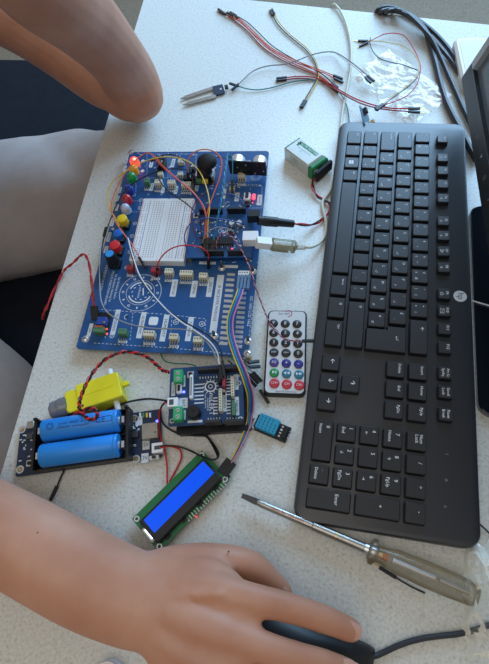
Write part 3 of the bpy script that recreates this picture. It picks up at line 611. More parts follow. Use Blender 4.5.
# ------------------------------------------------------------------ lcd module
ZL = .009
cL, rL, wL, hL = frame4(((131.5, 519), (201.5, 450.5), (231.5, 480), (158, 550.5)), ZL)
LC = Thing('lcd_module', 'green circuit board carrying a lit blue display, beside the hand', 'display', flat0(cL), rL)
LC.part('board_plate', MB().mt('pcb_green').rbox(0, 0, ZL - .0016, wL, hL, .0016, .0012, .0001))
def l_(px, py, z): q = LC.L(px, py, z); return q[0], q[1]
P_ = [l_(px, py, ZL + .007) for px, py in ((139, 525.5), (200, 457), (223.5, 477), (158.5, 541.5))]; cx_ = sum(p[0] for p in P_) / 4; cy_ = sum(p[1] for p in P_) / 4
bw, bh = (P_[1][0] - P_[0][0] + P_[2][0] - P_[3][0]) / 2, (P_[0][1] - P_[3][1] + P_[1][1] - P_[2][1]) / 2
a = MB().mt('black').rbox(cx_, cy_, ZL, bw, bh, .0068, .001, .0008)
for i in range(4): a.box(cx_ + (i - 1.5) * bw * .25, cy_ - bh / 2 - .0012, ZL, .005, .0025, .0006)
bz = LC.part('display_bezel', a, label='black metal display frame')
Q_ = [l_(px, py, ZL + .007) for px, py in ((143.3, 520), (203, 461.7), (215, 472.8), (154, 532.6))]; ca_ = [sum(p[i] for p in Q_) / 4 for i in (0, 1)]
LC.part('display_glass', MB().mt('lcd_lit').rbox(ca_[0], ca_[1], ZL + .0068, (Q_[1][0] - Q_[0][0] + Q_[2][0] - Q_[3][0]) / 2, (Q_[0][1] - Q_[3][1] + Q_[1][1] - Q_[2][1]) / 2, .0002, .0006, .00005), bz, label='glowing blue screen')
x, y = cx_ - bw / 2 - .0012, cy_ - .0005
LC.part('backlight', MB().mt('white_plastic').rbox(x, y, ZL, .004, .014, .0035, .001, .0005).mt('lcd_led').rbox(x + .0006, y, ZL + .0035, .0018, .010, .0005, .0006), label='white glowing backlight edge')
for sx_ in (-1, 1):
    for sy_ in (-1, 1): LC.part('mounting_hole', MB().mt('tin').annulus(sx_ * (wL / 2 - .003), sy_ * (hL / 2 - .003), ZL + .0001, .0019, .001, 18).mt('hole').cyl(sx_ * (wL / 2 - .003), sy_ * (hL / 2 - .003), ZL, .0014, .00006, 14, ch=.00001))
i0, i1 = l_(189, 520.5, ZL), l_(225.5, 484.5, ZL)
for i in range(16):
    x = i0[0] + (i1[0] - i0[0]) * i / 15; y = i0[1] + (i1[1] - i0[1]) * i / 15
    LC.part('pin', MB().mt('silver').lathe(x, y, [(.0009, ZL), (.0008, ZL + .0006), (.0004, ZL + .0012)], 10).mt('tin').box(x, y + .0022, ZL, .0007, .0022, .0003))
LC.part('adapter_board', MB().mt('pcb_black').rbox(.012, 0, .0035, .041, .019, .0016, .0005).mt('black').box(.012, .0, .0, .012, .012, .0035))
x, y = i0[0] + .006, i0[1] - .001; LC.part('lamp', MB().mt('led_red_lit').rbox(x, y, .0045, .0012, .0018, .001, .0002), label='red lamp under the board edge')
x, y = l_(227.5, 468, .009); LC.part('pin_header', MB().mt('black').rbox(wL / 2 - .001, y - .001, .005, .006, .011, .003, .0003))

# ------------------------------------------------------------------ battery board, cells
ZC = .004
cC, rC, wC, hC = frame4(((19.5, 424.5), (159.5, 413.5), (163.5, 459.5), (17, 473)), ZC)
BA = Thing('battery_board', 'blue power board with a black two-cell holder near the forearm', 'battery holder', flat0(cC), rC)
def b2(px, py, z=ZC): q = BA.L(px, py, z); return q[0], q[1]
BA.part('board_plate', MB().mt('pcb_dark').rbox(0, 0, ZC - .0016, wC, hC, .0016, .0015, .0001))
for px, py in ((22, 429.5), (20, 469.5), (134, 418.5), (136, 459)):
    x, y = b2(px, py); BA.part('mounting_hole', MB().mt('tin').annulus(x, y, ZC + .0001, .0029, .0016, 22).mt('brass').cyl(x, y, ZC, .0016, .0001, 14, ch=.00001))
HP = [b2(px, py, .016) for px, py in ((35.5, 418), (127.5, 409.5), (130, 459), (34, 469))]
hx, hy = sum(p[0] for p in HP) / 4, sum(p[1] for p in HP) / 4; hw, hh = (HP[1][0] - HP[0][0] + HP[2][0] - HP[3][0]) / 2, (HP[0][1] - HP[3][1] + HP[1][1] - HP[2][1]) / 2
a = MB().mt('black').box(hx, hy, ZC, hw, hh, .002)
for sy_ in (-1, 1): a.box(hx, hy + sy_ * (hh / 2 - .0006), ZC, hw, .0012, .0095)
a.box(hx, hy, ZC, hw, .0012, .007)
for sx_ in (-1, 1):
    a.box(hx + sx_ * (hw / 2 - .0006), hy, ZC, .0022, hh, .0150); a.box(hx + sx_ * (hw / 2 - .001), hy + hh / 2 - .001, ZC, .003, .0022, .018)
hd = BA.part('cell_holder', a, label='black two-bay cell holder')
cells = []
for sy_ in (1, -1):
    cy2 = hy + sy_ * hh * .245; r = hh * .225
    for sx_ in (-1, 1): BA.part('contact_spring', MB().mt('tin').box(hx + sx_ * (hw / 2 - .0045), cy2, ZC + .004, .0024, .0058, .0110), hd)
    cells.append((hx, cy2, r))
rnd = random.Random(9); a = MB()
for i in range(34):
    px, py = (rnd.uniform(20, 33), rnd.uniform(434, 465)) if i < 22 else (rnd.uniform(131, 140), rnd.uniform(423, 455)); x, y = b2(px, py)
    a.mt(rnd.choice(['silk', 'tin', 'black', 'silk'])).box(x, y, ZC, rnd.uniform(.001, .0026), rnd.uniform(.0008, .002), .0007)
for i in range(4): x, y = b2(140.5 + i * 3.3, 415.5); a.mt(('silk', 'conn_green', 'w_yellow', 'silk')[i]).box(x, y, ZC, .0016, .0045, .0015)
BA.part('surface_parts', a)
x, y = b2(29.5, 425.5, ZC + .004); BA.part('micro_socket', MB().mt('steel_worn').rbox(x, y + .001, ZC, .0065, .0070, .0032, .0006))
x, y = b2(29.5, 436, ZC + .003); BA.part('inductor', MB().mt('dark_metal').rbox(x, y, ZC, .006, .006, .003, .001)); x, y = b2(135, 434, ZC + .003); BA.part('inductor', MB().mt('dark_metal').rbox(x, y, ZC, .006, .006, .003, .001))
x, y = b2(29, 463, ZC + .003); BA.part('push_switch', MB().mt('tin').rbox(x, y, ZC, .006, .006, .0025, .0005).mt('black').cyl(x, y, ZC + .0025, .0018, .0012))
x, y = b2(149.5, 430.5, ZC + .007); BA.part('usb_socket', MB().mt('steel_worn').rbox(x, y, ZC, .0145, .0145, .0068, .0006).mt('hole').box(x + .005, y - .002, ZC + .0068, .002, .0012, .0001), label='wide grey metal usb socket')
x, y = b2(157, 447.5, ZC + .006); BA.part('wire_socket', MB().mt('white_plastic').rbox(x, y, ZC, .010, .009, .0058, .0005).mt('hole').box(x, y, ZC + .0058, .005, .0035, .0001))
for px, py, t in ((146, 445, '5V'), (145, 458, '3V'), (139, 421, '')):
    x, y = b2(px, py); m_ = MB().mt('label_white').rbox(x, y, ZC, .0065, .0085, .0001, .0002, .00001)
    if t: m_.text(t, x, y, ZC + .0002, .0045, 0, 'label_ink')
    BA.part('paper_label', m_)
x, y = b2(154, 457.5, ZC + .003); sw = BA.part('slide_switch', MB().mt('tin').rbox(x, y, ZC, .009, .004, .003, .0003)); BA.part('slider', MB().mt('black').box(x, y, ZC + .003, .003, .002, .002), sw)
x, y = b2(157, 421, ZC + .001); BA.part('lamp', MB().mt('led_blue_lit').rbox(x, y, ZC, .0022, .002, .0012, .0003), label='glowing violet-blue lamp')
for i in range(4): x, y = b2(30, 440); 
for i, (x, y, r) in enumerate(cells):
    lw = hw - .0165; X_ = BA.mw @ Matrix.Translation((x, y, ZC + .002 + r)) @ Matrix.Rotation(math.pi / 2, 4, 'Y')
    t_ = Thing('battery_cell', ('blue cylindrical battery cell with dark print, under the loop of red and black wire', 'plain blue cylindrical battery cell, the lower of the two in the black holder')[i], 'battery', (X_ @ Vector((0, 0, 0))) - Vector((0, 0, r)), rC, 'cells in the holder')
    a = MB(t_.inv @ X_).mt('cell_blue').lathe(0, 0, [(r * .8, -lw / 2), (r * .96, -lw / 2 + .0002), (r, -lw / 2 + .001), (r, lw / 2 - .0045), (r * .965, lw / 2 - .0036), (r, lw / 2 - .0026), (r, lw / 2 - .001), (r * .94, lw / 2)], 32); sl = t_.part('sleeve', a)
    t_.part('terminal', MB(t_.inv @ X_).mt('tin').cyl(0, 0, lw / 2 - .0001, r * .38, .0012)); t_.part('terminal', MB(t_.inv @ X_).mt('tin').cyl(0, 0, -lw / 2 - .0003, r * .75, .0006))
    if i == 0:
        a = MB()
        def onc(tx, lx, s_, off):
            v_, f_ = text_mesh(tx); vs_ = []
            for (u_, w_) in v_:
                th = (off + w_ * s_) / r; vs_.append((lx + u_ * s_, (r + .00012) * math.sin(th), r + (r + .00012) * math.cos(th)))
            a.put(vs_, f_, 'cell_ink')
        onc('Li-ion 18650  3.7V', -.004, .0036, .0012); onc('2200mAh  rechargeable', -.004, .0030, -.0024); onc('CE\u2610', lw * .34, .0075, -.0006)
        for q_ in (0, 1):
            vs_ = []; n = 24
            for k in range(n):
                for rr_ in (.0030 - q_ * .0013, .0034 - q_ * .0013): u_, w_ = rr_ * math.cos(k * 6.2832 / n), rr_ * math.sin(k * 6.2832 / n); th = w_ / r; vs_.append((-lw * .36 + u_, (r + .0001) * math.sin(th), r + (r + .0001) * math.cos(th)))
            a.put(vs_, [(2 * k, 2 * k + 1, 2 * ((k + 1) % n) + 1, 2 * ((k + 1) % n)) for k in range(n)], 'cell_ink')
        t_.part('print', a, sl)

# ------------------------------------------------------------------ yellow gear motor
ZM = .0185
cM, rM, wM, hM = frame4(((74.5, 384), (117, 372.5), (122.5, 394.5), (79, 411)), ZM)
GM = Thing('gear_motor', 'yellow plastic gear motor with a clear grey motor end, above the cells', 'motor', flat0(cM), rM)
a = MB().mt('yellow_plastic').rbox(0, 0, .0, wM, hM, ZM, .002, .0008, n=4); a.mt('yellow_plastic').box(0, 0, ZM, wM * .7, .0005, .0003)
GM.part('gearbox', a)
GM.part('neck', MB().mt('yellow_plastic').rbox(-wM / 2 - .0055, -.0008, .0008, .0125, hM * .86, .0165, .004, .0008))
GM.part('mounting_lug', MB().mt('yellow_plastic').rbox(wM / 2 + .003, .002, .007, .007, .0045, .004, .001))
m1 = GM.part('motor_can', MB(Matrix.Translation((-wM / 2 - .0105, -.001, .0092)) @ Matrix.Rotation(-math.pi / 2, 4, 'Y')).mt('motor_clear').lathe(0, 0, [(.0092, 0), (.0092, .014), (.0088, .0165), (.006, .0172), (.006, .0185), (.001, .0186)], 24), label='grey metal and clear plastic motor end')
GM.part('motor_strap', MB(Matrix.Translation((-wM / 2 - .0105, -.001, .0092)) @ Matrix.Rotation(-math.pi / 2, 4, 'Y')).mt('motor_shell').lathe(0, 0, [(.0099, .001), (.0099, .009), (.0094, .009), (.0094, .001)], 24), m1)
a = MB()
for d in (-.004, .004): a.mt('brass').box(-wM / 2 - .026, d, .011, .003, .002, .0004)
GM.part('terminal_tabs', a, m1)
for sy_, px in ((1, .012), (-1, .012)):
    GM.part('axle', MB(Matrix.Translation((px, sy_ * hM / 2, .009)) @ Matrix.Rotation(-sy_ * math.pi / 2, 4, 'X')).mt('white_plastic').lathe(0, 0, [(.0028, 0), (.0028, .0075), (.0024, .009)], 14), label='white plastic axle stub')
GM.part('gearbox_screw', MB().mt('dark_metal').cyl(-wM * .4, -hM * .38, ZM, .0012, .0005))

# ------------------------------------------------------------------ nine volt battery
c9, r9, w9, h9 = frame4(((299.5, 137), (328, 157), (311.5, 170), (284.5, 147)), .0165)
V9 = Thing('block_battery', 'white and green nine volt block battery with a black clip beside the keyboard', 'battery', flat0(c9), r9)
w9 *= .97
V9.part('battery_case', MB().mt('batt_white').rbox(-.003, 0, 0, w9 - .006, h9, .0165, .0016, .0016, n=4))
V9.part('green_band', MB().mt('batt_green').rbox(w9 / 2 - .0025, 0, -.00005, .0075, h9 + .0002, .0166, .0008, .0016, n=4), label='green end band')
V9.part('green_rim', MB().mt('batt_green').rbox(-w9 / 2 + .0002, 0, .0003, .0012, h9 - .001, .0160, .0005, .001))
a = MB().mt('batt_green').flat(-.003, h9 * .26, .01652, w9 * .66, .0052).text('ACCU 9V BATTERY', -.003, h9 * .26, .01662, .0042, 0, 'batt_white').flat(-w9 * .34, h9 * .18, .01652, .003, .007, mat='batt_green')
a.text('rechargeable 6F22', -.003, h9 * .02, .01656, .0028, 0, 'batt_ink').text('CE', -.006, -h9 * .12, .01656, .0026, 0, 'batt_ink')
V9.part('print', a); a = MB(); a.xf(Matrix.Translation((-.004, -h9 / 2 - .0001, .008)) @ Matrix.Rotation(math.pi / 2, 4, 'X')).text('9V alkaline', -.002, .003, 0, .0030, 0, 'batt_ink').text('do not charge', -.002, -.001, 0, .0022, 0, 'batt_ink')
V9.part('side_print', a)
for d, r in ((-.0065, .0036), (.0065, .0028)): V9.part('terminal', MB(Matrix.Translation((w9 / 2 + .001, d, .0083)) @ Matrix.Rotation(math.pi / 2, 4, 'Y')).mt('silver').lathe(0, 0, [(r, 0), (r, .0025), (r * .8, .003)], 16))
a = MB(Matrix.Translation((w9 / 2 + .0058, .001, .0083)) @ Matrix.Rotation(.10, 4, 'Z')).mt('black_soft').rbox(0, 0, -.0062, .0048, .0275, .0125, .0018, .001)
CL = V9.part('clip', a, label='black snap clip')

# ------------------------------------------------------------------ remote control
cR, rR, wR, hR = frame4(((265.5, 310), (305, 310.5), (307.5, 398), (266, 392.5)), .0065)
RC = Thing('remote_control', 'slim white-faced infrared remote with black, purple, green and red round buttons', 'remote control', flat0(cR), rR)
RC.part('case', MB().mt('black').rbox(0, 0, 0, wR, hR, .0060, .0055, .0006, n=6))
fc = RC.part('face_plate', MB().mt('remote_face').rbox(0, .0004, .0060, wR - .0030, hR - .0034, .0005, .0045, .0001, n=6), label='white face plate')
def rl(px, py): q = RC.L(px, py, .0075); return q[0], q[1]
cols = ['b_black'] * 4 + ['b_indigo', 'b_teal', 'b_red']; txt = ['OAV', 'CDB', '923', ('-10', '+10', '0'), ('Q', '+', '\u2013'), ('\u25b6\u275a', '\u25c0\u25c0', '\u25b6\u25b6'), ('CH-', 'CH', 'CH+')]
txt = [('9', '8', '7'), ('6', '5', '4'), ('3', '2', '1'), ('200+', '100+', '0'), ('EQ', '+', '\u2013'), ('\u25b6\u2759', '\u25c0\u25c0', '\u25b6\u25b6'), ('CH+', 'CH', 'CH-')]
g00, g02, g60, g62 = rl(273.5, 323), rl(297, 323.8), rl(274.4, 383), rl(299.4, 385)
prn = MB()
for r_ in range(7):
    for c in range(3):
        u_, v_ = c / 2, r_ / 6; k = [(g00[i] * (1 - u_) + g02[i] * u_) * (1 - v_) + (g60[i] * (1 - u_) + g62[i] * u_) * v_ for i in (0, 1)]
        n_ = cols[r_]; 
        if r_ == 4 and c == 0: n_ = 'b_violet'
        if r_ == 5 and c == 0: n_ = 'b_green'
        R_ = .0045 if r_ < 6 else .0048
        b_ = RC.part('button', MB().mt(n_).lathe(k[0], k[1], [(R_, .0062), (R_, .0070), (R_ * .9, .0076), (R_ * .6, .0080), (.0002, .0081)], 22).text(txt[r_][c], k[0], k[1], .00818, .0050 if len(txt[r_][c]) == 1 else .0034 if len(txt[r_][c]) < 4 else .0026, 0, 'silk'), label={'b_black': None}.get(n_, n_[2:] + ' round button'))
        if r_ > 4: prn.flat(k[0], k[1] + .0062, .0066, .0055, .0004, mat='label_ink')
k = rl(285, 312.5)
prn.text('Car mp3', k[0] - .001, k[1] - .0008, .0067, .0032, .05, 'label_ink').annulus(k[0] + .0035, k[1] - .0006, .0066, .0034, .0008, 24, 'conn_red', -100, 150)
k = rl(286, 391.5); prn.text('REMOTE CONTROL', k[0], k[1], .0067, .0022, 0, 'label_ink')
RC.part('print', prn, fc)

# ------------------------------------------------------------------ humidity sensor
cD, rD, wD, hD = frame4(((260.5, 412.3), (280.5, 422), (274.2, 435.2), (254.8, 427.2)), .0085)
DH = Thing('humidity_sensor', 'small bright blue slotted humidity sensor on a black board', 'sensor', flat0(cD), rD)
DH.part('board_plate', MB().mt('pcb_black').rbox(.004, -.0005, .001, wD + .013, hD + .001, .0016, .0006))
a = MB().mt('sensor_blue').rbox(0, .0005, .0026, wD, hD, .0058, .0008, .0003)
for i in range(4):
    for j in range(5):
        if (i, j) != (3, 4): a.mt('slot').box(-wD * .36 + j * wD * .18, -hD * .32 + i * hD * .22, .0084, .0007, .0018, .00008)
DH.part('grille_case', a, label='blue slotted sensor case')
for i in range(3): DH.part('pin', MB().mt('tin').box(wD / 2 + .0145, -.003 + i * .003, .003, .0085, .0006, .0006))
a = MB().mt('black').rbox(wD / 2 + .0075, 0, .0026, .0025, .010, .0025, .0002).mt('tin')
for i in range(4): a.box(wD / 2 + .003, -.0045 + i * .003, .0026, .0018, .0014, .0010); a.mt('silk' if i % 2 else 'tin')
DH.part('surface_parts', a)
# loose little metal screws near it
for px, py, d_ in ((252.6, 418.2, 'small silver screw lying above the others near the blue humidity sensor'), (252.4, 428.2, 'small silver screw touching the side of the blue humidity sensor'), (240.8, 441.5, 'small silver screw under the striped ribbon wires')):
    p = at(px, py, .002); t_ = Thing('screw', d_, 'screw', flat0(p), .8 if px > 250 else 2.2, 'loose screws')
    X_ = Matrix.Translation((0, 0, .0021)) @ Matrix.Rotation(math.pi / 2, 4, 'Y'); t_.part('screw_head', MB(X_).mt('silver').lathe(0, 0, [(.0021, 0), (.0021, .0009), (.0012, .0016), (.0002, .0017)], 14)); t_.part('shank', MB(X_).mt('dark_metal').lathe(0, 0, [(.0010, -.004), (.0010, 0)], 10))

# ------------------------------------------------------------------ tester screwdriver
sa, sb, sc_ = at(241.5, 497.5, .008), at(367, 549, .010), at(477, 598, .010)
dv = (sc_ - sa); dv.z = 0; ds = dv.normalized(); SD = Thing('test_screwdriver', 'long steel voltage-tester screwdriver with a clear amber handle below the keyboard', 'screwdriver', flat0(at(367, 549, .01)), math.atan2(ds.y, ds.x))
Lb = (flat0(sb) - flat0(sa)).length; Lh = (flat0(sc_) - flat0(sb)).length
def ax(mb, p, ny=1.0, n=20):   # lathe along local x
    R = [[(x, r * ny * math.cos(6.28318 * i / n), .0101 + r * math.sin(6.28318 * i / n)) for i in range(n)] for x, r in p]; return mb.rings(R)
tl_ = math.asin(.006 / Lb)
a = MB().mt('steel_worn'); ax(a, [(-Lb + .014, .0022), (-Lb + .017, .0030), (-Lb * .42, .0031), (-Lb * .415, .0036), (-.002, .0037)])
SD.part('shaft', a)
a = MB().mt('dark_metal').rings([[(-Lb, -.0019, .0095), (-Lb, .0019, .0095), (-Lb, .0019, .0105), (-Lb, -.0019, .0105)], [(-Lb + .012, -.0026, .0085), (-Lb + .012, .0026, .0085), (-Lb + .012, .0026, .0115), (-Lb + .012, -.0026, .0115)], [(-Lb + .016, -.0020, .008), (-Lb + .016, .0020, .008), (-Lb + .016, .0020, .0122), (-Lb + .016, -.0020, .0122)]])
SD.part('blade_tip', a)
a = MB(); a.mt('conn_red').text('made for 100-500V', -Lb * .62, .0001, .01326, .0036, 0, 'conn_red'); ax(a.mt('brass'), [(-Lb * .24, .0038), (-Lb * .232, .0038)]); SD.part('printed_sleeve', a, label='red and blue print on the shaft')
a = MB(); ax(a.mt('silver'), [(-.002, .0042), (.002, .0046), (.008, .0046), (.009, .0034)]); SD.part('ferrule', a)
a = MB(); ax(a.mt('clear_handle'), [(.001, .0050), (.003, .0095), (.006, .0100), (.008, .0066), (.013, .0068), (.022, .0088), (.045, .0098), (Lh - .02, .0096), (Lh - .004, .0086), (Lh, .0070), (Lh + .0004, .001)], n=28); SD.part('handle', a, label='clear amber plastic handle')
a = MB(); ax(a.mt('brass'), [(.009, .0022), (.016, .0022)]); ax(a.mt('tin'), [(.020, .0020), (.052, .0020), (.0521, .001)]); ax(a.mt('amber'), [(.012, .0030), (.0165, .0030)]); ax(a.mt('steel_worn'), [(.055, .0018), (Lh - .006, .0022)])
SD.part('inner_contact', a)

# ------------------------------------------------------------------ mouse
MO = Thing('computer_mouse', 'black computer mouse under the hand at the bottom', 'mouse', flat0(at(302, 668, .012)), math.radians(-8))
R = []
for x, w_, h_ in ((-.056, .010, .008), (-.053, .022, .018), (-.040, .029, .029), (-.020, .0315, .035), (.005, .0305, .034), (.028, .0295, .028), (.042, .0285, .0215), (.0465, .0275, .0165), (.0475, .0262, .008)):
    ring = []
    for i in range(24):
        a_ = math.pi * i / 23; c_, s_ = math.cos(a_), math.sin(a_)
        ring.append((x, w_ * math.copysign(abs(c_) ** .55, c_), .002 + (h_ - .002) * s_ ** .6 if s_ > 1e-9 else .002))
    R.append(ring)
MO.part('shell', MB().mt('black').rings(R), sharp=50)
MO.part('scroll_wheel', MB(Matrix.Translation((.026, .004, .0215)) @ Matrix.Rotation(math.pi / 2, 4, 'X')).mt('black').cyl(0, 0, 0, .009, .007, 24))
MO.part('sole', MB().mt('black').rbox(-.003, 0, .0, .09, .050, .0022, .012))
def worldtube(pts, r, n=6, k=8): return MB().tube(smooth([at(*p) for p in pts], k), r, n)
mc = MB().mt('cable_black').tube(smooth([MO.mw @ Vector((.047, 0, .009)), at(362, 661.5, .006), at(378, 655, .003), at(400, 645, .003), at(420, 639, .003), at(440, 636, .003), at(458, 634, .003), at(475, 630, .003), at(492, 624, .003), at(520, 612, .003), at(560, 590, .003), at(600, 550, .003), at(630, 500, .003), at(640, 440, .003), at(655, 380, .003)], 8), .0021, 10)
MO.part('cable', mc, world=True)
MO.part('strain_relief', MB().mt('black').tube([MO.mw @ Vector((.045, 0, .009)), MO.mw @ Vector((.056, .0004, .0085))], [.0034, .0026], 12), world=True)

# ------------------------------------------------------------------ soil sensor fork
cF, rF, wF, hF = frame4(((190, 88), (225, 79), (228, 93), (193, 101)), .003)
SO = Thing('soil_sensor', 'two-pronged soil moisture sensor lying beside the elbow', 'sensor', flat0(cF), rF)
def so(px, py): q = SO.L(px, py, .003); return q[0], q[1]
for (x0, y0), (x1, y1) in ((so(180, 98.6), so(214, 87.3)), (so(182.5, 104.6), so(216, 95.5))):
    d = Vector((x1 - x0, y1 - y0)); n_ = Vector((-d.y, d.x)).normalized(); u_ = d.normalized(); R = []
    for z in (.0016, .0030): R.append([(x0, y0, z)] + [((Vector((x0, y0)) + u_ * .009 - n_ * .0027).x, (Vector((x0, y0)) + u_ * .009 - n_ * .0027).y, z), ((Vector((x1, y1)) - n_ * .003).x, (Vector((x1, y1)) - n_ * .003).y, z), ((Vector((x1, y1)) + n_ * .003).x, (Vector((x1, y1)) + n_ * .003).y, z), ((Vector((x0, y0)) + u_ * .009 + n_ * .0027).x, (Vector((x0, y0)) + u_ * .009 + n_ * .0027).y, z)])
    SO.part('prong', MB().mt('steel_worn').rings(R), label='greyish metal prong')
x, y = so(218.5, 89.5); SO.part('board_plate', MB().mt('pcb_dark').rbox(x, y, .0014, .0145, .019, .0017, .001).mt('tin').cyl(x + .003, y, .0031, .0016, .0001, ch=.00001).mt('silk').text('+ -', x + .004, y, .0033, .004, 1.57))
x, y = so(226.5, 88); SO.part('pin_header', MB().mt('black').rbox(x, y, .003, .0045, .006, .003, .0003))

# ------------------------------------------------------------------ small upright sensor board by the keyboard top
pm = at(370, 124, 0); UM = Thing('sensor_board', 'small blue-grey sensor board on edge behind the keyboard corner', 'sensor', flat0(pm), math.radians(103))
UT = Matrix.Rotation(math.radians(-38), 4, 'X'); UM.part('board_plate', MB(UT).mt('pcb_teal').rbox(0, 0, 0, .033, .0016, .019, .0006))
X_ = UT @ Matrix.Translation((-.009, -.0008, .008)) @ Matrix.Rotation(math.pi / 2, 4, 'X')
UM.part('sensor_cap', MB(X_).mt('silver').lathe(0, 0, [(.0040, 0), (.0040, .003), (.0036, .004)], 18).mt('brass').lathe(0, 0, [(.0026, .004), (.0026, .0075), (.0024, .008)], 18), label='round brass and silver sensor head')
UM.part('pin_header', MB(UT).mt('black').rbox(.010, -.0032, .011, .009, .005, .0035, .0003)); UM.part('lamp', MB(UT).mt('conn_red').rbox(.004, -.002, .012, .002, .002, .0018, .0003))

# ------------------------------------------------------------------ plastic bags
def sheet(poly, nx, ny, zf, mat_, seed=0, thick=.00025):
    """crinkled film spanned over a four-cornered patch of the table"""
    a = MB().mt(mat_); vs = []
    A, B_, C_, D_ = [flat0(at(*p, 0)) for p in poly]
    for j in range(ny + 1):
        for i in range(nx + 1):
            u_, v_ = i / nx, j / ny; p = A.lerp(B_, u_).lerp(D_.lerp(C_, u_), v_)
            j_ = Vector((noise.noise(Vector((u_ * 4, v_ * 4, seed))), noise.noise(Vector((u_ * 4, v_ * 4, seed + 9))), 0)) * .005
            e = min(u_, 1 - u_, v_, 1 - v_); q = p + j_; q.z = .0012 + zf(u_, v_, q) * min(1, e * 9 + .25); vs.append(q)
    fs = [(j * (nx + 1) + i, j * (nx + 1) + i + 1, (j + 1) * (nx + 1) + i + 1, (j + 1) * (nx + 1) + i) for j in range(ny) for i in range(nx)]
    return a.put(vs, fs)
def crumple(amp, f, sd):
    def z(u_, v_, q):
        r_ = 0
        for k, (ff, aa) in enumerate(((f, 1), (f * 2.1, .5), (f * 4.3, .22))): r_ += (1 - abs(noise.noise(Vector((q.x * ff, q.y * ff, sd + k * 7))) * 2.2)) * aa
        return max(0, r_ * amp)
    return z
o = solo('plastic_bag', sheet(((351, 78), (388, 50), (452, 96), (408, 131)), 110, 80, crumple(.0030, 38, 3), 'bag_film'), 'crinkled clear plastic bag lying above the keyboard under the loose wires', 'bag', 'clear plastic bags', sharp=180)
o = solo('plastic_bag', sheet(((452, 560), (500, 528), (520, 668), (470, 690)), 90, 110, lambda u_, v_, q: crumple(.0045, 34, 8)(u_, v_, q) + .020 * math.sin(math.pi * min(1, u_)) * math.sin(math.pi * v_), 'bag_thin'), 'crinkled clear plastic bag over the end of the screwdriver handle', 'bag', 'clear plastic bags', sharp=180)

# ------------------------------------------------------------------ white power adapter, white cap
cA, rA, wA, hA = frame4(((455, 33), (480, 30), (490, 84), (463, 92)), .022)
AD = Thing('power_adapter', 'white plastic power adapter behind the monitor corner', 'adapter', flat0(at(471, 60, .01)), math.radians(6))
AD.part('adapter_case', MB().mt('white_plastic').rbox(.004, 0, 0, .042, .088, .013, .008, .003, n=5)); AD.part('plate_seam', MB().mt('bb_white').rbox(.004, .0, .0128, .030, .070, .0006, .005, .0002))
p = at(107, 679, .006); CP = Thing('bottle_cap', 'small round white plastic cap at the bottom edge under the forearm', 'cap', flat0(p))
CP.part('cap_shell', MB().mt('white_plastic').lathe(0, 0, [(.0120, 0), (.0120, .0085), (.0112, .0098), (.0005, .0100)], 36)); CP.part('cap_ridges', MB().mt('white_plastic').annulus(0, 0, .0101, .0095, .0006, 36))

# ------------------------------------------------------------------ wires; points are px, py, height
def housing(parent, P, d, th, n=1, pin=True, ln=.014, rz=None, w=.0026, col='housing'):
    """black crimp housing, end at P pointing along d"""
    d = Vector(d).normalized(); X_ = Matrix.Translation(P) @ d.to_track_quat('X', 'Z').to_matrix().to_4x4()
    a = MB(X_).mt(col).rbox(ln / 2, 0, -.00125, ln, w * n, .0025, .0002, .0002); o = th.part('plug', a, parent, world=True)
    if pin:
        a = MB(X_).mt('gold')
        for i in range(n): a.box(ln + .0028, (i - (n - 1) / 2) * w, -.0003, .0056, .0006, .0006)
        th.part('pin', a, o, world=True)
    return o
def W(label, col, pts, r=.00065, ends=(None, None), group=None, cat='wire', name='jumper_wire', k=8):
    """one jumper wire; ends: None, 'h' housing, 'p' housing with a pin"""
    P = [at(*p) for p in pts]; t_ = Thing(name, label, cat, flat0(P[0]) , 0, group)
    C_ = smooth(P, k); w_ = t_.part('insulation', MB().mt(col).tube(C_, r, 7), world=True)
    for e_, a_, b_ in ((ends[0], C_[0], C_[1]), (ends[1], C_[-1], C_[-2])):
        if e_: housing(w_, a_ - (a_ - b_).normalized() * .001, a_ - b_, t_, pin=(e_ == 'p'))
    return t_
G1 = 'jumper wires plugged into the training board'
z1, z2 = .030, .045
W('yellow wire arching over the coloured domes of the blue training board', 'w_yellow', [(120, 227, .022), (114, 216, .027), (109, 207, .03), (107.5, 195, .031), (112.5, 182, .034), (124, 172.5, .038), (140, 163.5, .042), (154, 158.5, .044), (168, 156.8, .045), (185, 160, .044), (198, 169.5, .042), (206, 186, .04), (209.5, 204, .038), (208, 222, .034), (207.5, 240, .026)], group=G1, ends=('h', 'h'))
W('orange wire running down past the coloured buttons to the breadboard foot', 'w_orange', [(207, 239, .026), (205.5, 214, .036), (195, 194, .04), (181, 182, .04), (163, 166, .04), (153, 155, .04), (144, 154, .038), (132, 164.5, .036), (122, 178, .034), (113, 197, .032), (111.5, 209, .03), (116, 222.5, .028), (124, 234, .026), (133, 246, .024), (139.5, 258, .020)], group=G1, ends=('h', 'h'))
W('pinkish red wire crossing diagonally from the lit red dome to the controller', 'w_pink', [(160, 161, .020), (154, 156, .03), (155.5, 160, .036), (166, 170, .04), (180, 181.5, .042), (192, 191.5, .042), (202, 203.5, .04), (206, 216, .038), (206.5, 238, .026)], group=G1, ends=('h', 'h'))
W('orange wire looping around the black joystick cap', 'w_orange', [(205, 240, .026), (206.5, 216, .036), (214, 193, .04), (220, 176, .044), (221.5, 160, .048), (214, 151.5, .050), (203, 149.5, .05), (193.5, 153, .046), (187.8, 161.5, .04), (188, 173, .026)], group=G1, ends=('h', 'h'))
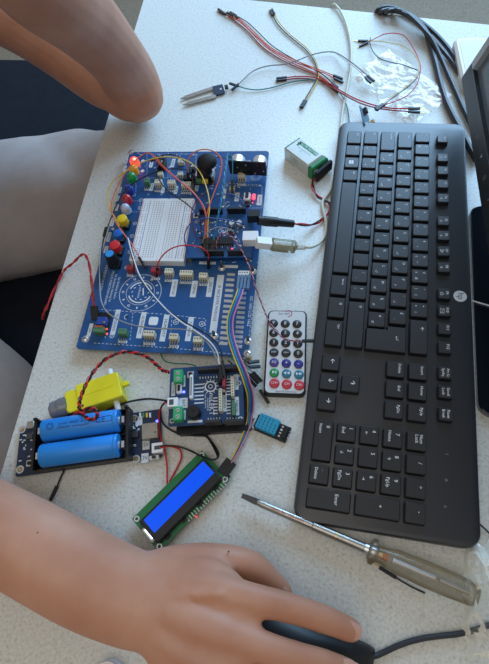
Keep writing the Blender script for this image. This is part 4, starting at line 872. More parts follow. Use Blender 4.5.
W('black wire sweeping over the green and blue domes to the board edge', 'w_black', [(192.5, 176, .024), (190, 171, .034), (180, 169, .038), (166, 169.5, .038), (151, 174, .036), (136, 181.5, .034), (126, 190, .032), (117, 204, .03), (110, 221, .026), (103.5, 240, .022), (101, 258, .018), (100, 272, .016)], group=G1, ends=('h', 'h'))
W('black wire hooking down in front of the cream sockets to the controller', 'w_black', [(159.5, 163, .02), (156, 169, .03), (158, 177, .032), (164.5, 187.5, .034), (175, 196, .034), (185.5, 203, .034), (195, 212, .032), (200, 221, .028), (202, 238, .024)], group=G1, ends=('h', 'h'))
W('short black wire arching along the top edge of the training board', 'w_black', [(158, 158, .022), (167, 154.5, .03), (177, 156, .034), (186, 163, .034), (191.5, 172, .030), (193, 184, .022)], group=G1, ends=('h', 'h'))
W('thin maroon wire behind the joystick', 'w_maroon', [(226, 158, .03), (215, 157.5, .036), (205, 162, .038), (197, 168, .036), (194, 178, .024)], r=.0005, group=G1)
W('thin maroon wire curving between breadboard and joystick', 'w_maroon', [(215, 182, .026), (207, 191, .034), (198, 199, .036), (193, 207, .036), (191, 219, .034), (194, 231, .028), (198, 240, .022)], r=.0005, group=G1)
def twist(label, cols, pts, r, rad, turns, group=None, name='twisted_cable', cat='cable', ends=None, k=10):
    P = [at(*p) for p in pts]; C_ = smooth(P, k); t_ = Thing(name, label, cat, flat0(P[0]), 0, group); N = len(C_)
    for j, c in enumerate(cols):
        Q = []
        for i, q in enumerate(C_):
            t = (C_[min(i + 1, N - 1)] - C_[max(i - 1, 0)]).normalized(); s_ = t.cross(Vector((0, 0, 1))).normalized(); n_ = s_.cross(t); ph = turns * 6.28318 * i / N + j * 6.28318 / len(cols)
            Q.append(q + s_ * rad * math.cos(ph) + n_ * rad * math.sin(ph))
        t_.part('insulation', MB().mt(c).tube(Q, r, 7), world=True, label=c[2:].replace('darkred', 'dark red') + ' wire')
    return t_, C_
t_, C_ = twist('twisted teal and light blue wires dropping from the ultrasonic sensor to the controller', ['w_teal', 'w_skyblue'], [(229, 157, .034), (227.5, 154, .040), (226, 166, .044), (223.5, 185, .044), (221, 203, .042), (217, 221, .036), (214, 240, .026)], .0006, .0008, 9, G1)
housing(None, C_[-1], C_[-1] - C_[-2], t_, n=2, pin=False)
W('dark teal wire from the sensor into the black plug beside it', 'w_teal', [(230, 158, .034), (231.5, 155.5, .038), (232.5, 163, .036), (232.6, 172, .032), (232.3, 181, .027)], group=G1, ends=(None, 'h'))
W('blue wire arching over the upper edge of the controller', 'w_blue', [(248, 219, .026), (247, 211, .034), (243, 202.5, .040), (236, 196, .042), (227, 194, .042), (217, 196.5, .04), (210, 203, .034), (205, 213, .024)], group=G1, ends=(None, None))
W('blue wire looping from the capacitors round the controller end', 'w_blue', [(244, 224, .026), (234, 221.5, .032), (222, 219.3, .036), (208, 218, .038), (196, 220.5, .038), (188.5, 226, .036), (184.5, 236, .034), (186, 247, .03), (190, 256, .024)], group=G1)
W('black and grey wire bending over the controller chip', 'w_gray', [(202, 243, .026), (206, 234, .034), (215, 228, .036), (225, 228, .036), (232, 231, .032), (236, 235, .024)], group=G1)
t_, C_ = twist('long thin maroon wire from the controller to the remote control', ['w_maroon', 'w_pinkish'], [(216.5, 250, .024), (217, 241, .032), (221, 234.5, .036), (228, 234.5, .038), (236, 241.5, .036), (242.5, 252, .032), (249, 266, .03), (256, 288, .025), (262.5, 306, .018), (268.5, 320, .0125), (276, 331.5, .0125), (285, 338.8, .013), (294, 341, .013), (302, 341, .0125)], .00045, .00045, 26, None, 'sensor_cable')
housing(None, C_[-1], C_[-1] - C_[-2], t_, pin=False, ln=.011)
W('red wire arching over the breadboard foot to the controller', 'w_red', [(157.5, 268, .022), (158.5, 262, .030), (164, 254, .036), (172.5, 248, .040), (184, 245.3, .042), (196, 246.2, .040), (204, 249, .036), (208.3, 254, .030), (208.5, 260, .022)], r=.0007, group=G1, ends=('h', 'h'))
W('white wire running from breadboard foot down to the shield board', 'w_white', [(128, 238, .026), (131, 250, .026), (135, 263, .026), (139.5, 275, .026), (149.5, 290.5, .026), (165, 308, .028), (181.5, 322, .030), (197, 332, .034), (209, 341, .036), (217, 352, .035), (219.5, 366, .034)], group=G1, ends=(None, 'h'))
W('black wire running beside the white one down to the shield board', 'w_black', [(133, 258, .024), (136, 272, .026), (144, 284.5, .026), (153, 295.5, .026), (167, 309.5, .028), (185, 322, .030), (203, 332, .034), (213, 339, .036), (220, 348, .037), (222.4, 362, .034)], group=G1, ends=('h', 'h'))
W('long grey wire sweeping across the bottom sockets of the training board', 'w_gray', [(104, 236, .02), (100.5, 250, .022), (99.5, 272, .022), (100, 290, .022), (101.5, 302, .024), (107, 312, .026), (120, 320.5, .026), (135, 325.5, .026), (155, 328.5, .028), (176, 329, .030), (191, 331, .032), (203, 338.5, .034), (212, 349, .036), (218.3, 364, .034)], r=.0007, group=G1, ends=('h', None))
t_, C_ = twist('red and black wire pair hanging over the table edge by the training board', ['w_red', 'w_darkred'], [(94, 306, .020), (93, 296, .026), (91.5, 281, .030), (89.5, 266, .032), (86.5, 257, .030), (83, 254.5, .026), (78.5, 257.5, .018), (72, 264, .010), (66, 268.5, .006), (62, 274, .004), (55, 288, .003), (47, 306, .003), (44, 313, .001), (43.2, 317, -.006), (42.9, 319, -.016)], .0008, .0008, 7, None, 'sensor_cable')
housing(None, C_[0], C_[0] - C_[1], t_, n=3, pin=False)
# ribbon from the training board to the display
P = [(240.5, 289, .026), (238.5, 296, .030), (234.5, 306, .032), (230.5, 318, .032), (230, 330, .032), (232.5, 343, .033), (237.5, 358, .034), (243, 371, .033), (247.5, 384, .028), (250.5, 396, .020), (250.5, 410, .010), (248.5, 424, .006), (243, 439, .005), (237, 452, .006), (230.5, 463, .008)]
C_ = smooth([at(*p) for p in P], 8); RB = Thing('ribbon_cable', 'flat striped ribbon of yellow, blue, purple and pink wires from training board to display', 'cable', flat0(C_[0]))
N = len(C_)
for j, c in enumerate(('w_yellow', 'w_green', 'w_skyblue', 'w_blue', 'w_purple', 'w_pinkish')):
    Q = []
    for i, q in enumerate(C_):
        t = (C_[min(i + 1, N - 1)] - C_[max(i - 1, 0)]).normalized(); s_ = t.cross(Vector((0, 0, 1))).normalized(); f = i / N; tw = 0.15 if f < .05 else 0
        sp = .00108 if f < .72 else .00085
        o_ = (2.5 - j) * (1 if f < .02 else 1); an = 3.0 * max(0, f - .6); Q.append(q + s_ * (o_ * sp) * math.cos(an) + Vector((0, 0, 1)) * (abs(o_) * sp * math.sin(an) * .5 + .0004 * math.sin(f * 17 + j)))
    RB.part('insulation', MB().mt(c).tube(Q, .00062, 7), world=True, label={'w_skyblue': 'light blue wire', 'w_pinkish': 'pale pink wire'}.get(c, c[2:] + ' wire'))
for j in range(4):
    q = at(237.5 + j * 3.4, 289, .024); housing(None, q, at(239.2 + j * 3.4, 275, .024) - q, RB, pin=False, ln=.0165, col='w_blue' if 0 else 'housing_blue' if 'housing_blue' in M else 'housing')
q = at(231.5, 461, .008); housing(None, q, at(226, 468.5, .008) - q, RB, n=4, pin=False)
# loose plugs between shield and remote
G2 = 'loose black plugs beside the remote control'
for a_, b_, l_, c in (((249, 367.2), (260, 366.4), 'loose black plug lying level beside the training board corner', 'w_black'), ((248, 362.6), (259, 361.2), 'uppermost loose black plug beside the training board corner', 'w_black'),
                   ((250, 374), (258.5, 383.5), 'loose black plug pointing diagonally to the remote, outermost of three', 'w_green'), ((253, 372), (261.5, 381.5), 'loose black plug in the middle of three diagonal ones', 'w_gray'), ((247.5, 377), (256, 386.5), 'loose black plug closest to the ribbon wires', 'w_black'), ((260, 390), (268.5, 403), 'long black plug lying alone under the remote control corner', 'w_white')):
    A_, B_ = at(*a_, .012 if a_[1] > 385 else .014), at(*b_, .003 if a_[1] > 385 else .008)
    if a_[1] > 385: A_, B_ = at(*a_, .0022), at(*b_, .0022)
    st = [at(240, 356, .022) if a_[1] < 370 else at(245, 366, .018)]
    t_ = Thing('jumper_wire', l_, 'wire', flat0(A_), 0, G2); st = [A_ + Vector((-.020, .012, .006)), A_ + Vector((-.009, .005, .002)), A_] if a_[1] < 385 else [A_ + Vector((-.010, .014, .004)), A_ + Vector((-.004, .006, .001)), A_]
    w_ = t_.part('insulation', MB().mt(c).tube(smooth(st, 6), .0007, 7), world=True); housing(w_, A_, B_ - A_, t_, pin=False, ln=(B_ - A_).length, w=.0028)
W('dark green wire curving between the training board and the shield board', 'w_green', [(160, 346, .004), (161, 354, .006), (165, 361, .008), (175, 363.5, .012), (188, 364, .018), (196, 366, .030)], group=None)
# motor leads
t_, C_ = twist('twisted red and black motor leads arching from the gear motor to the shield board', ['w_red', 'w_black'], [(169.5, 372, .024), (163, 370.5, .022), (156, 364.5, .022), (148, 357.5, .024), (138, 353.5, .028), (125, 351.8, .030), (113, 355, .034), (101, 363, .036), (90, 377, .038), (83, 391, .040), (79.5, 402, .040), (80, 410, .040), (86, 417.5, .036), (93, 419.5, .034), (97.5, 415, .034), (95, 409.5, .034), (88, 408.5, .030), (80, 413, .022), (70, 414, .012), (62, 412, .006)], .00095, .0010, 19, None, 'motor_lead')
# black battery wire under the gear motor
W('black wire running from the white shield socket to beneath the gear motor', 'w_black', [(170.5, 401.5, .024), (166, 400.8, .021), (158, 399.5, .012), (146, 399, .004), (130, 401.5, .003), (113, 407.5, .003), (100, 414, .003), (94, 417, .003)], r=.0010, cat='cable', name='battery_lead')
t_ = W('black wire coming out from under the cell holder, ending in a loose plug', 'w_black', [(66, 462, .0025), (64, 470, .0022), (60, 479, .0018), (57, 487, .0018)], r=.0008); 
q, q2 = at(57, 486, .0018), at(50.5, 500, .0018); housing(None, q, q2 - q, t_, pin=False, ln=.013)
W('red wire dropping from the shield board socket to the display', 'w_red', [(170.5, 403, .024), (165, 403, .021), (160.8, 408, .014), (158.8, 420, .006), (160.5, 436, .004), (164.5, 450, .004), (167, 466, .004), (167.3, 484, .004), (170, 492, .003)], r=.0008, name='battery_lead', cat='cable')
W('red wire from the battery board socket to the display', 'w_red', [(160, 448.3, .010), (167, 446.2, .008), (174, 447.2, .006), (180, 450, .004), (181.2, 458, .003), (177, 468, .003), (171, 479, .003), (167.5, 488, .003)], r=.0008, name='battery_lead', cat='cable')
W('black wire looping from the battery board socket up over the display corner', 'w_black', [(160, 446.3, .010), (168, 445.6, .008), (180, 447, .006), (191, 451, .005), (202, 456.5, .014), (211, 459.5, .018), (217, 458.5, .018), (218.5, 453.5, .014), (215, 446.5, .006), (210, 440, .004), (206, 435, .004)], r=.0009, name='battery_lead', cat='cable')
W('black wire dropping from the shield board socket and curving under its edge', 'w_black', [(170.5, 400.5, .024), (164, 403.5, .020), (160.6, 410, .012), (162.5, 422, .005), (170, 429.5, .004), (181, 434, .003), (194, 435.5, .003), (205, 436, .003), (210, 441, .003), (215, 450, .008), (218, 457, .016)], r=.0009, name='battery_lead', cat='cable')
# dc plug lead and usb cable
t_, C_ = twist('red and black lead from the battery clip to the black barrel plug', ['w_red', 'w_black'], [(293, 223.5, .016), (300, 224.3, .012), (309, 225, .006), (317, 222.8, .003), (324, 218, .003), (329.5, 211, .003), (330, 204.5, .003), (325, 200, .003), (318, 196.5, .003), (313.5, 189.5, .004), (312.3, 183, .007), (314.5, 178, .010)], .0009, .0009, 3, None, 'power_lead')
A_, B_ = at(263.5, 221, .027), at(293.5, 223.8, .0165); d = (B_ - A_)
X_ = Matrix.Translation(A_) @ d.to_track_quat('Z', 'Y').to_matrix().to_4x4(); ln = d.length
o = t_.part('barrel_plug', MB(X_).mt('black').lathe(0, 0, [(.0046, -.006), (.0050, 0)], 16).mt('black').lathe(0, 0, [(.0052, 0), (.0054, .002), (.0052, ln * .45), (.0045, ln * .5), (.0040, ln), (.0018, ln + .0006)], 20), world=True, label='black barrel plug')
UC = Thing('usb_cable', 'translucent whitish usb cable from the controller board along the keyboard to the far edge', 'cable', flat0(at(300, 246, 0)))
pts = [(305, 247.2, .013), (311, 247, .010), (318, 244, .006), (323.5, 238, .004), (326, 229, .003), (325.5, 219, .003), (323, 209, .003), (322.5, 202, .003), (326, 196, .003), (330, 190, .0026), (335, 176, .0026), (337, 158, .0026), (339.3, 143, .0026), (341, 126, .0026), (343, 109, .0026), (347, 90, .003), (350.3, 70, .003), (351.3, 55, .003), (350, 39, .003), (346, 23, .003), (341, 12, .003), (335.5, 5, .003), (333, 4.6, .0025), (331.5, 6.5, -.012), (331, 9, -.05), (330, 12, -.12)]
UC.part('cable_jacket', MB().mt('w_usb').tube(smooth([at(*p) for p in pts], 8), .0017, 9), world=True)
A_, B_ = at(269, 243.6, .027), at(298, 246.8, .015); d = B_ - A_; X_ = Matrix.Translation(A_) @ d.to_track_quat('X', 'Z').to_matrix().to_4x4(); ln = d.length
UC.part('plug_body', MB(X_).mt('clear_plastic').rbox(ln * .5, 0, -.0052, ln * .86, .0105, .0104, .0025, .0015), world=True, label='clear plastic plug body')
UC.part('plug_core', MB(X_).mt('w_usb').rbox(ln * .45, 0, -.003, ln * .6, .006, .006, .001), world=True)
UC.part('metal_sleeve', MB(X_).mt('white_plastic').rbox(-.006, 0, -.0045, .016, .009, .009, .0008), world=True)  # bright glare of the metal put in as plain white
UC.part('strain_relief', MB(X_).mt('clear_plastic').tube([(ln * .93, 0, 0), (ln * 1.25, 0, 0)], [.0036, .0022], 12), world=True)
# ------------------------------------------------------------------ loose wires at the top
G3 = 'loose jumper wires on the upper table'
h = .0018
W('orange jumper wire, uppermost of the long bundle on the upper table', 'w_orange', [(233, 15.5, .004), (240, 19, .004), (252, 30, .004), (266, 44, .0038), (284, 55, .0038), (303, 63.5, .0038), (320, 70, .003), (334, 75.5, h)], ends=('p', 'h'), group=G3)
W('black jumper wire running inside the long orange bundle', 'w_black', [(236, 15.5, .0025), (247, 22, h), (258, 32, h), (272, 45.5, h), (290, 57, h), (307, 66, h), (322, 74, h), (332, 82.5, h)], ends=('p', 'h'), group=G3)
W('red-orange jumper wire starting beside the far table edge', 'w_orange', [(225.5, 14.3, h), (238, 20.5, h), (250, 31, h), (263, 44.5, h), (281, 57.3, h), (300, 66.5, h), (318, 74.5, h), (331, 84.5, h)], ends=('p', 'h'), group=G3)
W('dark red jumper wire, lowest of the long bundle', 'w_darkred', [(223, 12.5, h), (236, 21.8, h), (248, 31.5, h), (262, 46.5, h), (280, 59, h), (300, 68.5, h), (318, 76, h), (332, 87, h)], ends=('h', 'h'), group=G3)
W('pinkish red jumper wire in the middle of the long bundle', 'w_pink', [(237.5, 18, .004), (246, 26.5, .004), (258, 38, .004), (272, 50, .004), (291, 60, .0044), (310, 68, .0044), (325, 73.5, .003), (335, 78.5, h)], ends=('p', 'h'), group=G3)
W('green and yellow jumper wire crossing under the orange bundle', 'w_yellow', [(274.5, 14, h), (279, 22, h), (287, 31.5, h), (297, 40, h), (306, 47.5, h), (314, 57.5, h), (318.5, 70, h), (318, 79, h), (313, 89, h), (306, 101, h)], ends=('p', 'h'), group=G3)
W('black jumper wire lying along the yellow one', 'w_black', [(272.5, 15, h), (277.5, 24, h), (286, 33, h), (296, 41.5, h), (305, 49, h), (313, 59, h), (317, 70, h), (316.5, 79, h), (311, 89, h), (304, 101, h)], ends=('p', 'h'), group=G3)
W('grey wire from the soil sensor arching across to two loose black plugs', 'w_gray', [(238, 84.5, .004), (243, 80, .004), (251, 72.5, .004), (260, 68, .004), (271, 65.5, .004), (285, 64.3, .006), (297, 60.5, .007), (311, 55, .005), (325, 52, .004), (336, 52.8, .004), (348, 60, .008), (358, 67.5, .010), (368, 76, .0105)], r=.0008, ends=('h', 'h'), group='soil sensor wires')
W('thin white wire beside the grey one ending in a black plug', 'w_white', [(337, 54.2, .004), (347, 61.4, .008), (357, 69, .010), (365.5, 77.5, .0105)], r=.0006, ends=(None, 'p'), group='soil sensor wires')
W('teal wire from the soil sensor curving down behind the keyboard', 'w_teal', [(238, 86, .004), (246, 88.5, .003), (257, 89.8, h), (270, 88, h), (282, 84.8, h), (292, 82, h), (305, 80, h), (320, 80.5, h), (332, 85.5, h), (341, 94.5, h), (346, 104, h), (348.5, 114, h), (349.5, 126, h)], r=.0007, ends=('h', None), group='soil sensor wires')
W('dark red wire from a black plug to a pair of plugs on the plastic bag', 'w_red', [(286, 77.5, h), (298, 76.4, h), (311, 77, h), (322, 80, .003), (332, 85, .004), (342, 91.5, .006), (353, 97.5, .009), (364, 102, .010), (377, 105.8, .010), (392, 108.3, .010), (409, 108.5, .010)], r=.0008, ends=('h', 'p'), group=G3)
W('maroon wire beside the dark red one over the plastic bag', 'w_darkred', [(286, 79.5, h), (298, 78.3, h), (311, 79, h), (322, 82, h), (332, 87.5, .004), (342, 93.5, .006), (353, 99.7, .009), (364, 104.5, .010), (377, 108, .010), (392, 110.2, .010), (409, 111.5, .010)], r=.0008, ends=('h', 'p'), group=G3)
for c, lb_, pp in (('w_red', 'thin red wire looping wide over the plastic bag to the small sensor board', [(367.5, 42.5, h), (375, 38.5, .003), (385, 34, .004), (396, 33.3, .005), (405, 36.5, .006), (412, 46, .008), (418, 58, .009), (420.5, 70, .011), (417, 84, .012), (408, 95, .012), (396, 101, .012), (384, 105, .013)]),
                  ('w_cream', 'thin pale yellow wire looping inside the red one', [(367.5, 41, h), (380, 41.3, .003), (393, 43.5, .004), (405, 47, .006), (414, 54, .009), (419, 64, .010), (417, 75, .012), (409, 84.5, .012), (399, 92, .012), (390, 98, .012), (382, 104.5, .013)]),
                  ('w_black', 'thin black wire looping innermost over the plastic bag', [(370.5, 37.5, h), (370, 43, .003), (373, 51.5, .003), (380, 58.5, .004), (390, 62, .006), (402, 64.5, .008), (413, 68.5, .010), (419, 71.5, .011), (416, 79, .012), (406, 88.5, .012), (394, 97, .012), (383.5, 105, .013)])):
    W(lb_, c, pp, r=.0006, ends=(('p' if c != 'w_black' else None), 'h'), group='three wires of the small sensor board')
t_ = W('thin black wire with a plug beneath the screwdriver handle', 'w_black', [(395, 577, h), (404, 582.5, h), (414, 588, h), (425, 593, h)], r=.0007, ends=('p', None))
W('short black wire leaving the keyboard corner at the picture edge', 'w_black', [(474, 519, h), (479, 523.5, h), (486, 530, h), (496, 540, h)], r=.0007)

# ------------------------------------------------------------------ monitor
A_ = at(461.5, 78, .050); B_ = at(489.5, 257, .050); wd = (B_ - A_).normalized()
th = math.atan2(wd.y, wd.x)        # x axis runs along the lower edge away from the far corner
tilt = Matrix.Rotation(math.radians(-17), 4, 'X')
MW_, MH_ = .50, .30
mo = Vector((A_.x, A_.y, 0)) + wd * (MW_ / 2)
# local x = along the lower edge, local y = towards the back (+world x), z up
MN = Thing('monitor', 'dark flat monitor with grey frame, standing on a glossy black foot', 'monitor', Vector((mo.x, mo.y, 0)), th)
X_ = Matrix.Translation((0, 0, .050)) @ tilt
fr = MB(X_)
bz_ = .014
sl = MB(X_).mt('bezel_gray')
fr.mt('bezel'); fr.box(0, .020, 0, MW_ - .002, .034, MH_)
MN.part('back_shell', MB(X_).mt('bezel').box(0, .026, .004, MW_ - .01, .028, MH_ - .01))
a = MB(X_).mt('bezel_gray')
for x0, x1, z0, z1 in ((-MW_ / 2, -MW_ / 2 + .011, 0, MH_), (MW_ / 2 - .011, MW_ / 2, 0, MH_), (-MW_ / 2, MW_ / 2, MH_ - .012, MH_)): a.box((x0 + x1) / 2, .006, z0, x1 - x0, .012, z1 - z0)
MN.part('frame', a, label='grey screen frame')
lo_ = MN.part('lower_bezel', MB(X_).mt('bezel').rbox(0, .006, 0, MW_ - .001, .0125, .019, .001), label='dark lower bezel')
a = MB(X_ @ Matrix.Translation((0, -.0004, .010)) @ Matrix.Rotation(math.pi / 2, 4, 'X'))
for i, t in enumerate(('\u25cb', '\u25bc', '\u25a1', '+', '\u25b2')): a.text(t, -MW_ / 2 + .105 + i * .028, 0, 0, .0055, 0, 'icon')
MN.part('touch_symbols', a, lo_)
MN.part('screen', MB(X_).mt('screen').box(0, .007, .019, MW_ - .022, .003, MH_ - .031), label='dark glossy screen')
a = MB().mt('bezel').rings([[(-.035, .045, .004), (.035, .045, .004), (.035, .062, .004), (-.035, .062, .004)], [(-.03, .050, .12), (.03, .050, .12), (.03, .064, .12), (-.03, .064, .12)], [(-.03, .045, .16), (.03, .045, .16), (.03, .064, .16), (-.03, .064, .16)]])
MN.part('neck', a)
Q_ = [MN.inv @ at(px, py, .006) for px, py in ((456, 204), (476, 413))]
x0, x1, y0 = min(Q_[0].x, Q_[1].x), max(Q_[0].x, Q_[1].x), -.014
ya_, yb_ = at(458, 204, .006).y, at(478, 414, .006).y
a = MB().mt('black_gloss').rbox(.2165, (ya_ + yb_) / 2, 0, .172, ya_ - yb_, .006, .012, .001, n=6); MN.part('foot', a, world=True, label='glossy black foot')
W('thin white cord lying over the glossy black monitor foot', 'w_white', [(458.5, 298, .0075), (468, 299.5, .0075), (478, 302.5, .0075), (490, 306, .0075), (505, 311, .0075)], r=.0007, cat='cord', name='cord')

# ------------------------------------------------------------------ thick cables top right
G4 = 'thick dark cables running back from the monitor'
r4 = .0031
for lb_, pp, r_ in (('thick dark cable, outermost of the cables curving back behind the monitor corner', [(377, 13, -.02), (376.5, 11.5, .001), (381, 8, .005), (390, 7.2, .004), (402, 11, .004), (418, 20, .004), (434, 32.5, .004), (447, 46.5, .004), (457, 61, .004), (465, 76, .004), (474, 92, .004), (486, 112, .004)], r4),
                  ('thick dark cable passing closest to the plastic bag, straight down to the keyboard', [(379, 15, -.02), (380, 12.5, .003), (390, 10, .0045), (404, 13, .010), (417, 21, .010), (426, 32, .006), (431, 48, .004), (436, 65, .004), (440.5, 84, .004), (447, 104, .004), (456, 122, .004), (464, 137, .004), (476, 160, .004)], .0036),
                  ('dark cable crossing between the others towards the monitor', [(385, 14, -.02), (386, 12, .008), (395, 10.5, .010), (408, 16, .012), (422, 27, .012), (432, 40, .010), (440, 56, .006), (448, 74, .004), (456, 92, .004), (463, 108, .004), (474, 130, .004)], r4),
                  ('dark cable second from the adapter, bowing under the monitor corner', [(392, 13, -.02), (394, 10, .010), (404, 12.5, .012), (416, 22, .014), (428, 35, .012), (440, 48, .006), (451, 61, .004), (459, 74, .004), (468, 92, .004), (480, 115, .004)], .0026)):
    W(lb_, 'cable_black', pp, r=r_, group=G4, cat='cable', name='monitor_cable')

# ------------------------------------------------------------------ two padded chairs
def chair(loc, label, rz=0, group='navy padded chairs'):
    t_ = Thing('chair', label, 'chair', Vector(loc), rz, group)
    t_.part('seat', MB().mt('navy_seat').rbox(0, 0, .40, .52, .52, .075, .07, .022, n=6)); t_.part('backrest', MB(Matrix.Translation((-.27, 0, .62)) @ Matrix.Rotation(math.radians(-8), 4, 'Y') @ Matrix.Rotation(math.pi / 2, 4, 'Y')).mt('navy_seat').rbox(-.10, 0, 0, .34, .46, .045, .06, .015, n=6))
    for sx_ in (-1, 1):
        for sy_ in (-1, 1): t_.part('leg', MB().mt('steel_frame').tube([(sx_ * .20, sy_ * .20, .41), (sx_ * .235, sy_ * .225, .0)], .011, 12))
    for sy_ in (-1, 1): t_.part('back_support', MB().mt('steel_frame').tube([(-.22, sy_ * .15, .41), (-.27, sy_ * .15, .45), (-.285, sy_ * .15, .62)], .009, 10))
    return t_
chair((-.66, -.245, -.74), 'dark navy padded chair the person in beige-grey trousers sits on')
chair((-.76, .290, -.74), 'empty dark navy padded chair behind the raised elbow', .0)
# ------------------------------------------------------------------ person
V = Vector
PB = V((-.72, -.13, -.74)); PE = bpy.data.objects.new('person', None); COL.objects.link(PE); PE.location = PB
PE['label'] = 'person in grey-beige trousers resting one bare elbow on the desk, other hand on the mouse'; PE['category'] = 'person'
PM = Matrix.Translation(PB)
def limb(mb, pts, rs, rz=None, up=None, n=20, k=6, mt_=None):
    """rounded limb through points; rs side radii, rz vertical radii"""
    P = [V(p) for p in pts]; rz = rz or rs
    C_ = smooth(P, k); m_ = len(P)
    def ip(a): 
        A = smooth([V((v_, 0, 0)) for v_ in a], k); return [q.x for q in A]
    A, B_ = ip(rs), ip(rz); d0 = (C_[0] - C_[1]).normalized(); d1 = (C_[-1] - C_[-2]).normalized()
    pre, ra, rb_ = [], [], []
    for t in (.98, .80, .5): pre.append(C_[0] + d0 * A[0] * t * .9); ra.append(A[0] * math.sqrt(1 - t * t)); rb_.append(B_[0] * math.sqrt(1 - t * t))
    post, qa, qb = [], [], []
    for t in (.5, .80, .98): post.append(C_[-1] + d1 * A[-1] * t * .9); qa.append(A[-1] * math.sqrt(1 - t * t)); qb.append(B_[-1] * math.sqrt(1 - t * t))
    mb.tube(pre + C_ + post, ra + A + qa, n, mt_, True, rb_ + B_ + qb, up); return mb
def organic(name, mb, parent, voxel, smooth_n=6, label=None):
    o = mesh_obj(name, mb, PM, 180); o.parent = parent
    r = o.modifiers.new('r', 'REMESH'); r.mode = 'VOXEL'; r.voxel_size = voxel; r.use_smooth_shade = True
    s_ = o.modifiers.new('s', 'SMOOTH'); s_.factor = .5; s_.iterations = smooth_n
    if label: o['label'] = label
    return o
Z = (0, 0, 1)
bd = MB().mt('skin')
# raised arm: elbow on the table, forearm up to the chin
E_ = at(134, 96, .040)
limb(bd, [at(138, 97, .036), at(129, 77, .062), at(110, 50, .12), at(79, 17, .18), at(42, -12, .235), at(5, -40, .275)], [.033, .034, .0325, .0345, .033, .026], k=6)
limb(bd, [at(138, 98, .030), at(130, 96, .034), at(121, 92, .036)], [.028, .031, .031])   # elbow mass
limb(bd, [at(127, 92, .037), at(100, 80, .048), at(64, 56, .064), at(30, 33, .085), at(-4, 13, .105), V((-.52, .09, .150)), V((-.565, .095, .20))], [.030, .0315, .0305, .0315, .034, .042, .052])
hL = at(5, -40, .275); limb(bd, [hL, hL + V((-.02, -.025, .03)), hL + V((-.045, -.045, .05))], [.026, .036, .036], [.020, .016, .014], up=(0, 0, 1))
for i, (dx, dy, dz) in enumerate(((-.10, -.03, .055), (-.108, -.045, .05), (-.105, -.062, .045), (-.095, -.076, .04))): limb(bd, [hL + V((-.045, -.03 - i * .012, .05 - i * .004)), hL + V((-.075, -.03 - i * .015, .062 - i * .004)), hL + V((dx, dy, dz - .015))], [.009, .0085, .007], k=4, n=12)
limb(bd, [hL + V((-.01, -.0, .02)), hL + V((-.045, .01, .045)), hL + V((-.075, .0, .05))], [.013, .011, .008], k=4, n=12)
# working arm lying on the table
limb(bd, [V((-.585, -.37, .20)), V((-.56, -.40, .11)), V((-.50, -.43, .045)), V((-.42, -.450, .040)), at(-20, 521, .040), at(30, 547, .040), at(85, 577, .042), at(128, 596, .046), at(160, 605, .051)],
     [.052, .045, .042, .038, .0345, .0345, .0338, .0318, .030], [.052, .045, .038, .036, .034, .033, .030, .026, .021], up=Z, n=28)
# palm and back of the hand
limb(bd, [at(140, 598, .049), at(165, 605, .052), at(190, 618, .057), at(208, 630, .060)], [.030, .034, .040, .040], [.020, .018, .0155, .013], up=Z, n=28)
def fing(pts, rs, rz=None): limb(bd, [at(*p) for p in pts], rs, rz or [r * .92 for r in rs], up=Z, n=16, k=6)
fing([(175, 590, .058), (212, 591, .063), (246, 598, .066), (288, 607.5, .062), (324, 619, .053), (351, 630, .042)], [.013, .0130, .0106, .0094, .0090, .0080])
fing([(172, 612, .060), (205, 626, .066), (246, 641.5, .067), (288, 655, .061), (323, 664, .052), (349, 672, .041)], [.014, .0135, .0104, .0094, .0090, .0080])
fing([(170, 638, .058), (200, 660, .063), (236, 681, .064), (272, 697, .057), (300, 708, .045), (320, 715, .036)], [.014, .013, .0102, .0092, .0085, .0075])
fing([(168, 658, .052), (190, 688, .054), (218, 714, .052), (244, 730, .043), (266, 740, .034)], [.013, .0115, .0098, .009, .0075])
fing([(130, 583, .043), (165, 571, .043), (200, 564, .043), (232, 562.5, .041), (252, 567, .037), (268, 580, .028), (283, 593, .020)], [.016, .0165, .0148, .0122, .0112, .0100, .0080], [.016, .016, .015, .0125, .0105, .0095, .0075])
limb(bd, [at(150, 580, .046), at(185, 574, .048), at(215, 580, .052)], [.016, .016, .012], [.013, .012, .009], up=Z)   # web of the thumb
for a_, b_, c_ in (((165, 598, .0675), (190, 595, .0722), (222, 594, .0755)), ((160, 606, .067), (185, 614, .0715), (212, 622, .0760)), ((158, 615, .066), (180, 632, .070), (205, 650, .0725))): limb(bd, [at(*a_), at(*b_), at(*c_)], [.0028, .0027, .0026], n=10)   # tendons
# torso, neck, head
limb(bd, [V((-.80, -.13, -.20)), V((-.78, -.13, -.06)), V((-.71, -.13, .10)), V((-.63, -.13, .20))], [.16, .145, .165, .15], [.11, .10, .11, .09], up=(1, 0, 0), n=28)
limb(bd, [V((-.60, .07, .21)), V((-.62, -.13, .235)), V((-.61, -.34, .21))], [.055, .06, .055]); limb(bd, [V((-.61, -.13, .23)), V((-.55, -.13, .31)), V((-.52, -.13, .35))], [.055, .050, .055])
hd_ = V((-.475, -.14, .395)); hx = Matrix.Translation(hd_) @ Matrix.Rotation(math.radians(38), 4, 'Y')   # +x is the face
b2_ = MB(hx).mt('skin'); R = []
for z, rx, ry, ox in ((-.118, .018, .022, .052), (-.108, .038, .040, .040), (-.085, .060, .055, .020), (-.05, .078, .066, .006), (0, .092, .074, 0), (.045, .096, .077, -.004), (.08, .082, .066, -.006), (.103, .050, .042, -.006), (.112, .012, .010, -.006)): R.append([(ox + rx * math.cos(6.28318 * i / 32), ry * math.sin(6.28318 * i / 32), z) for i in range(32)])
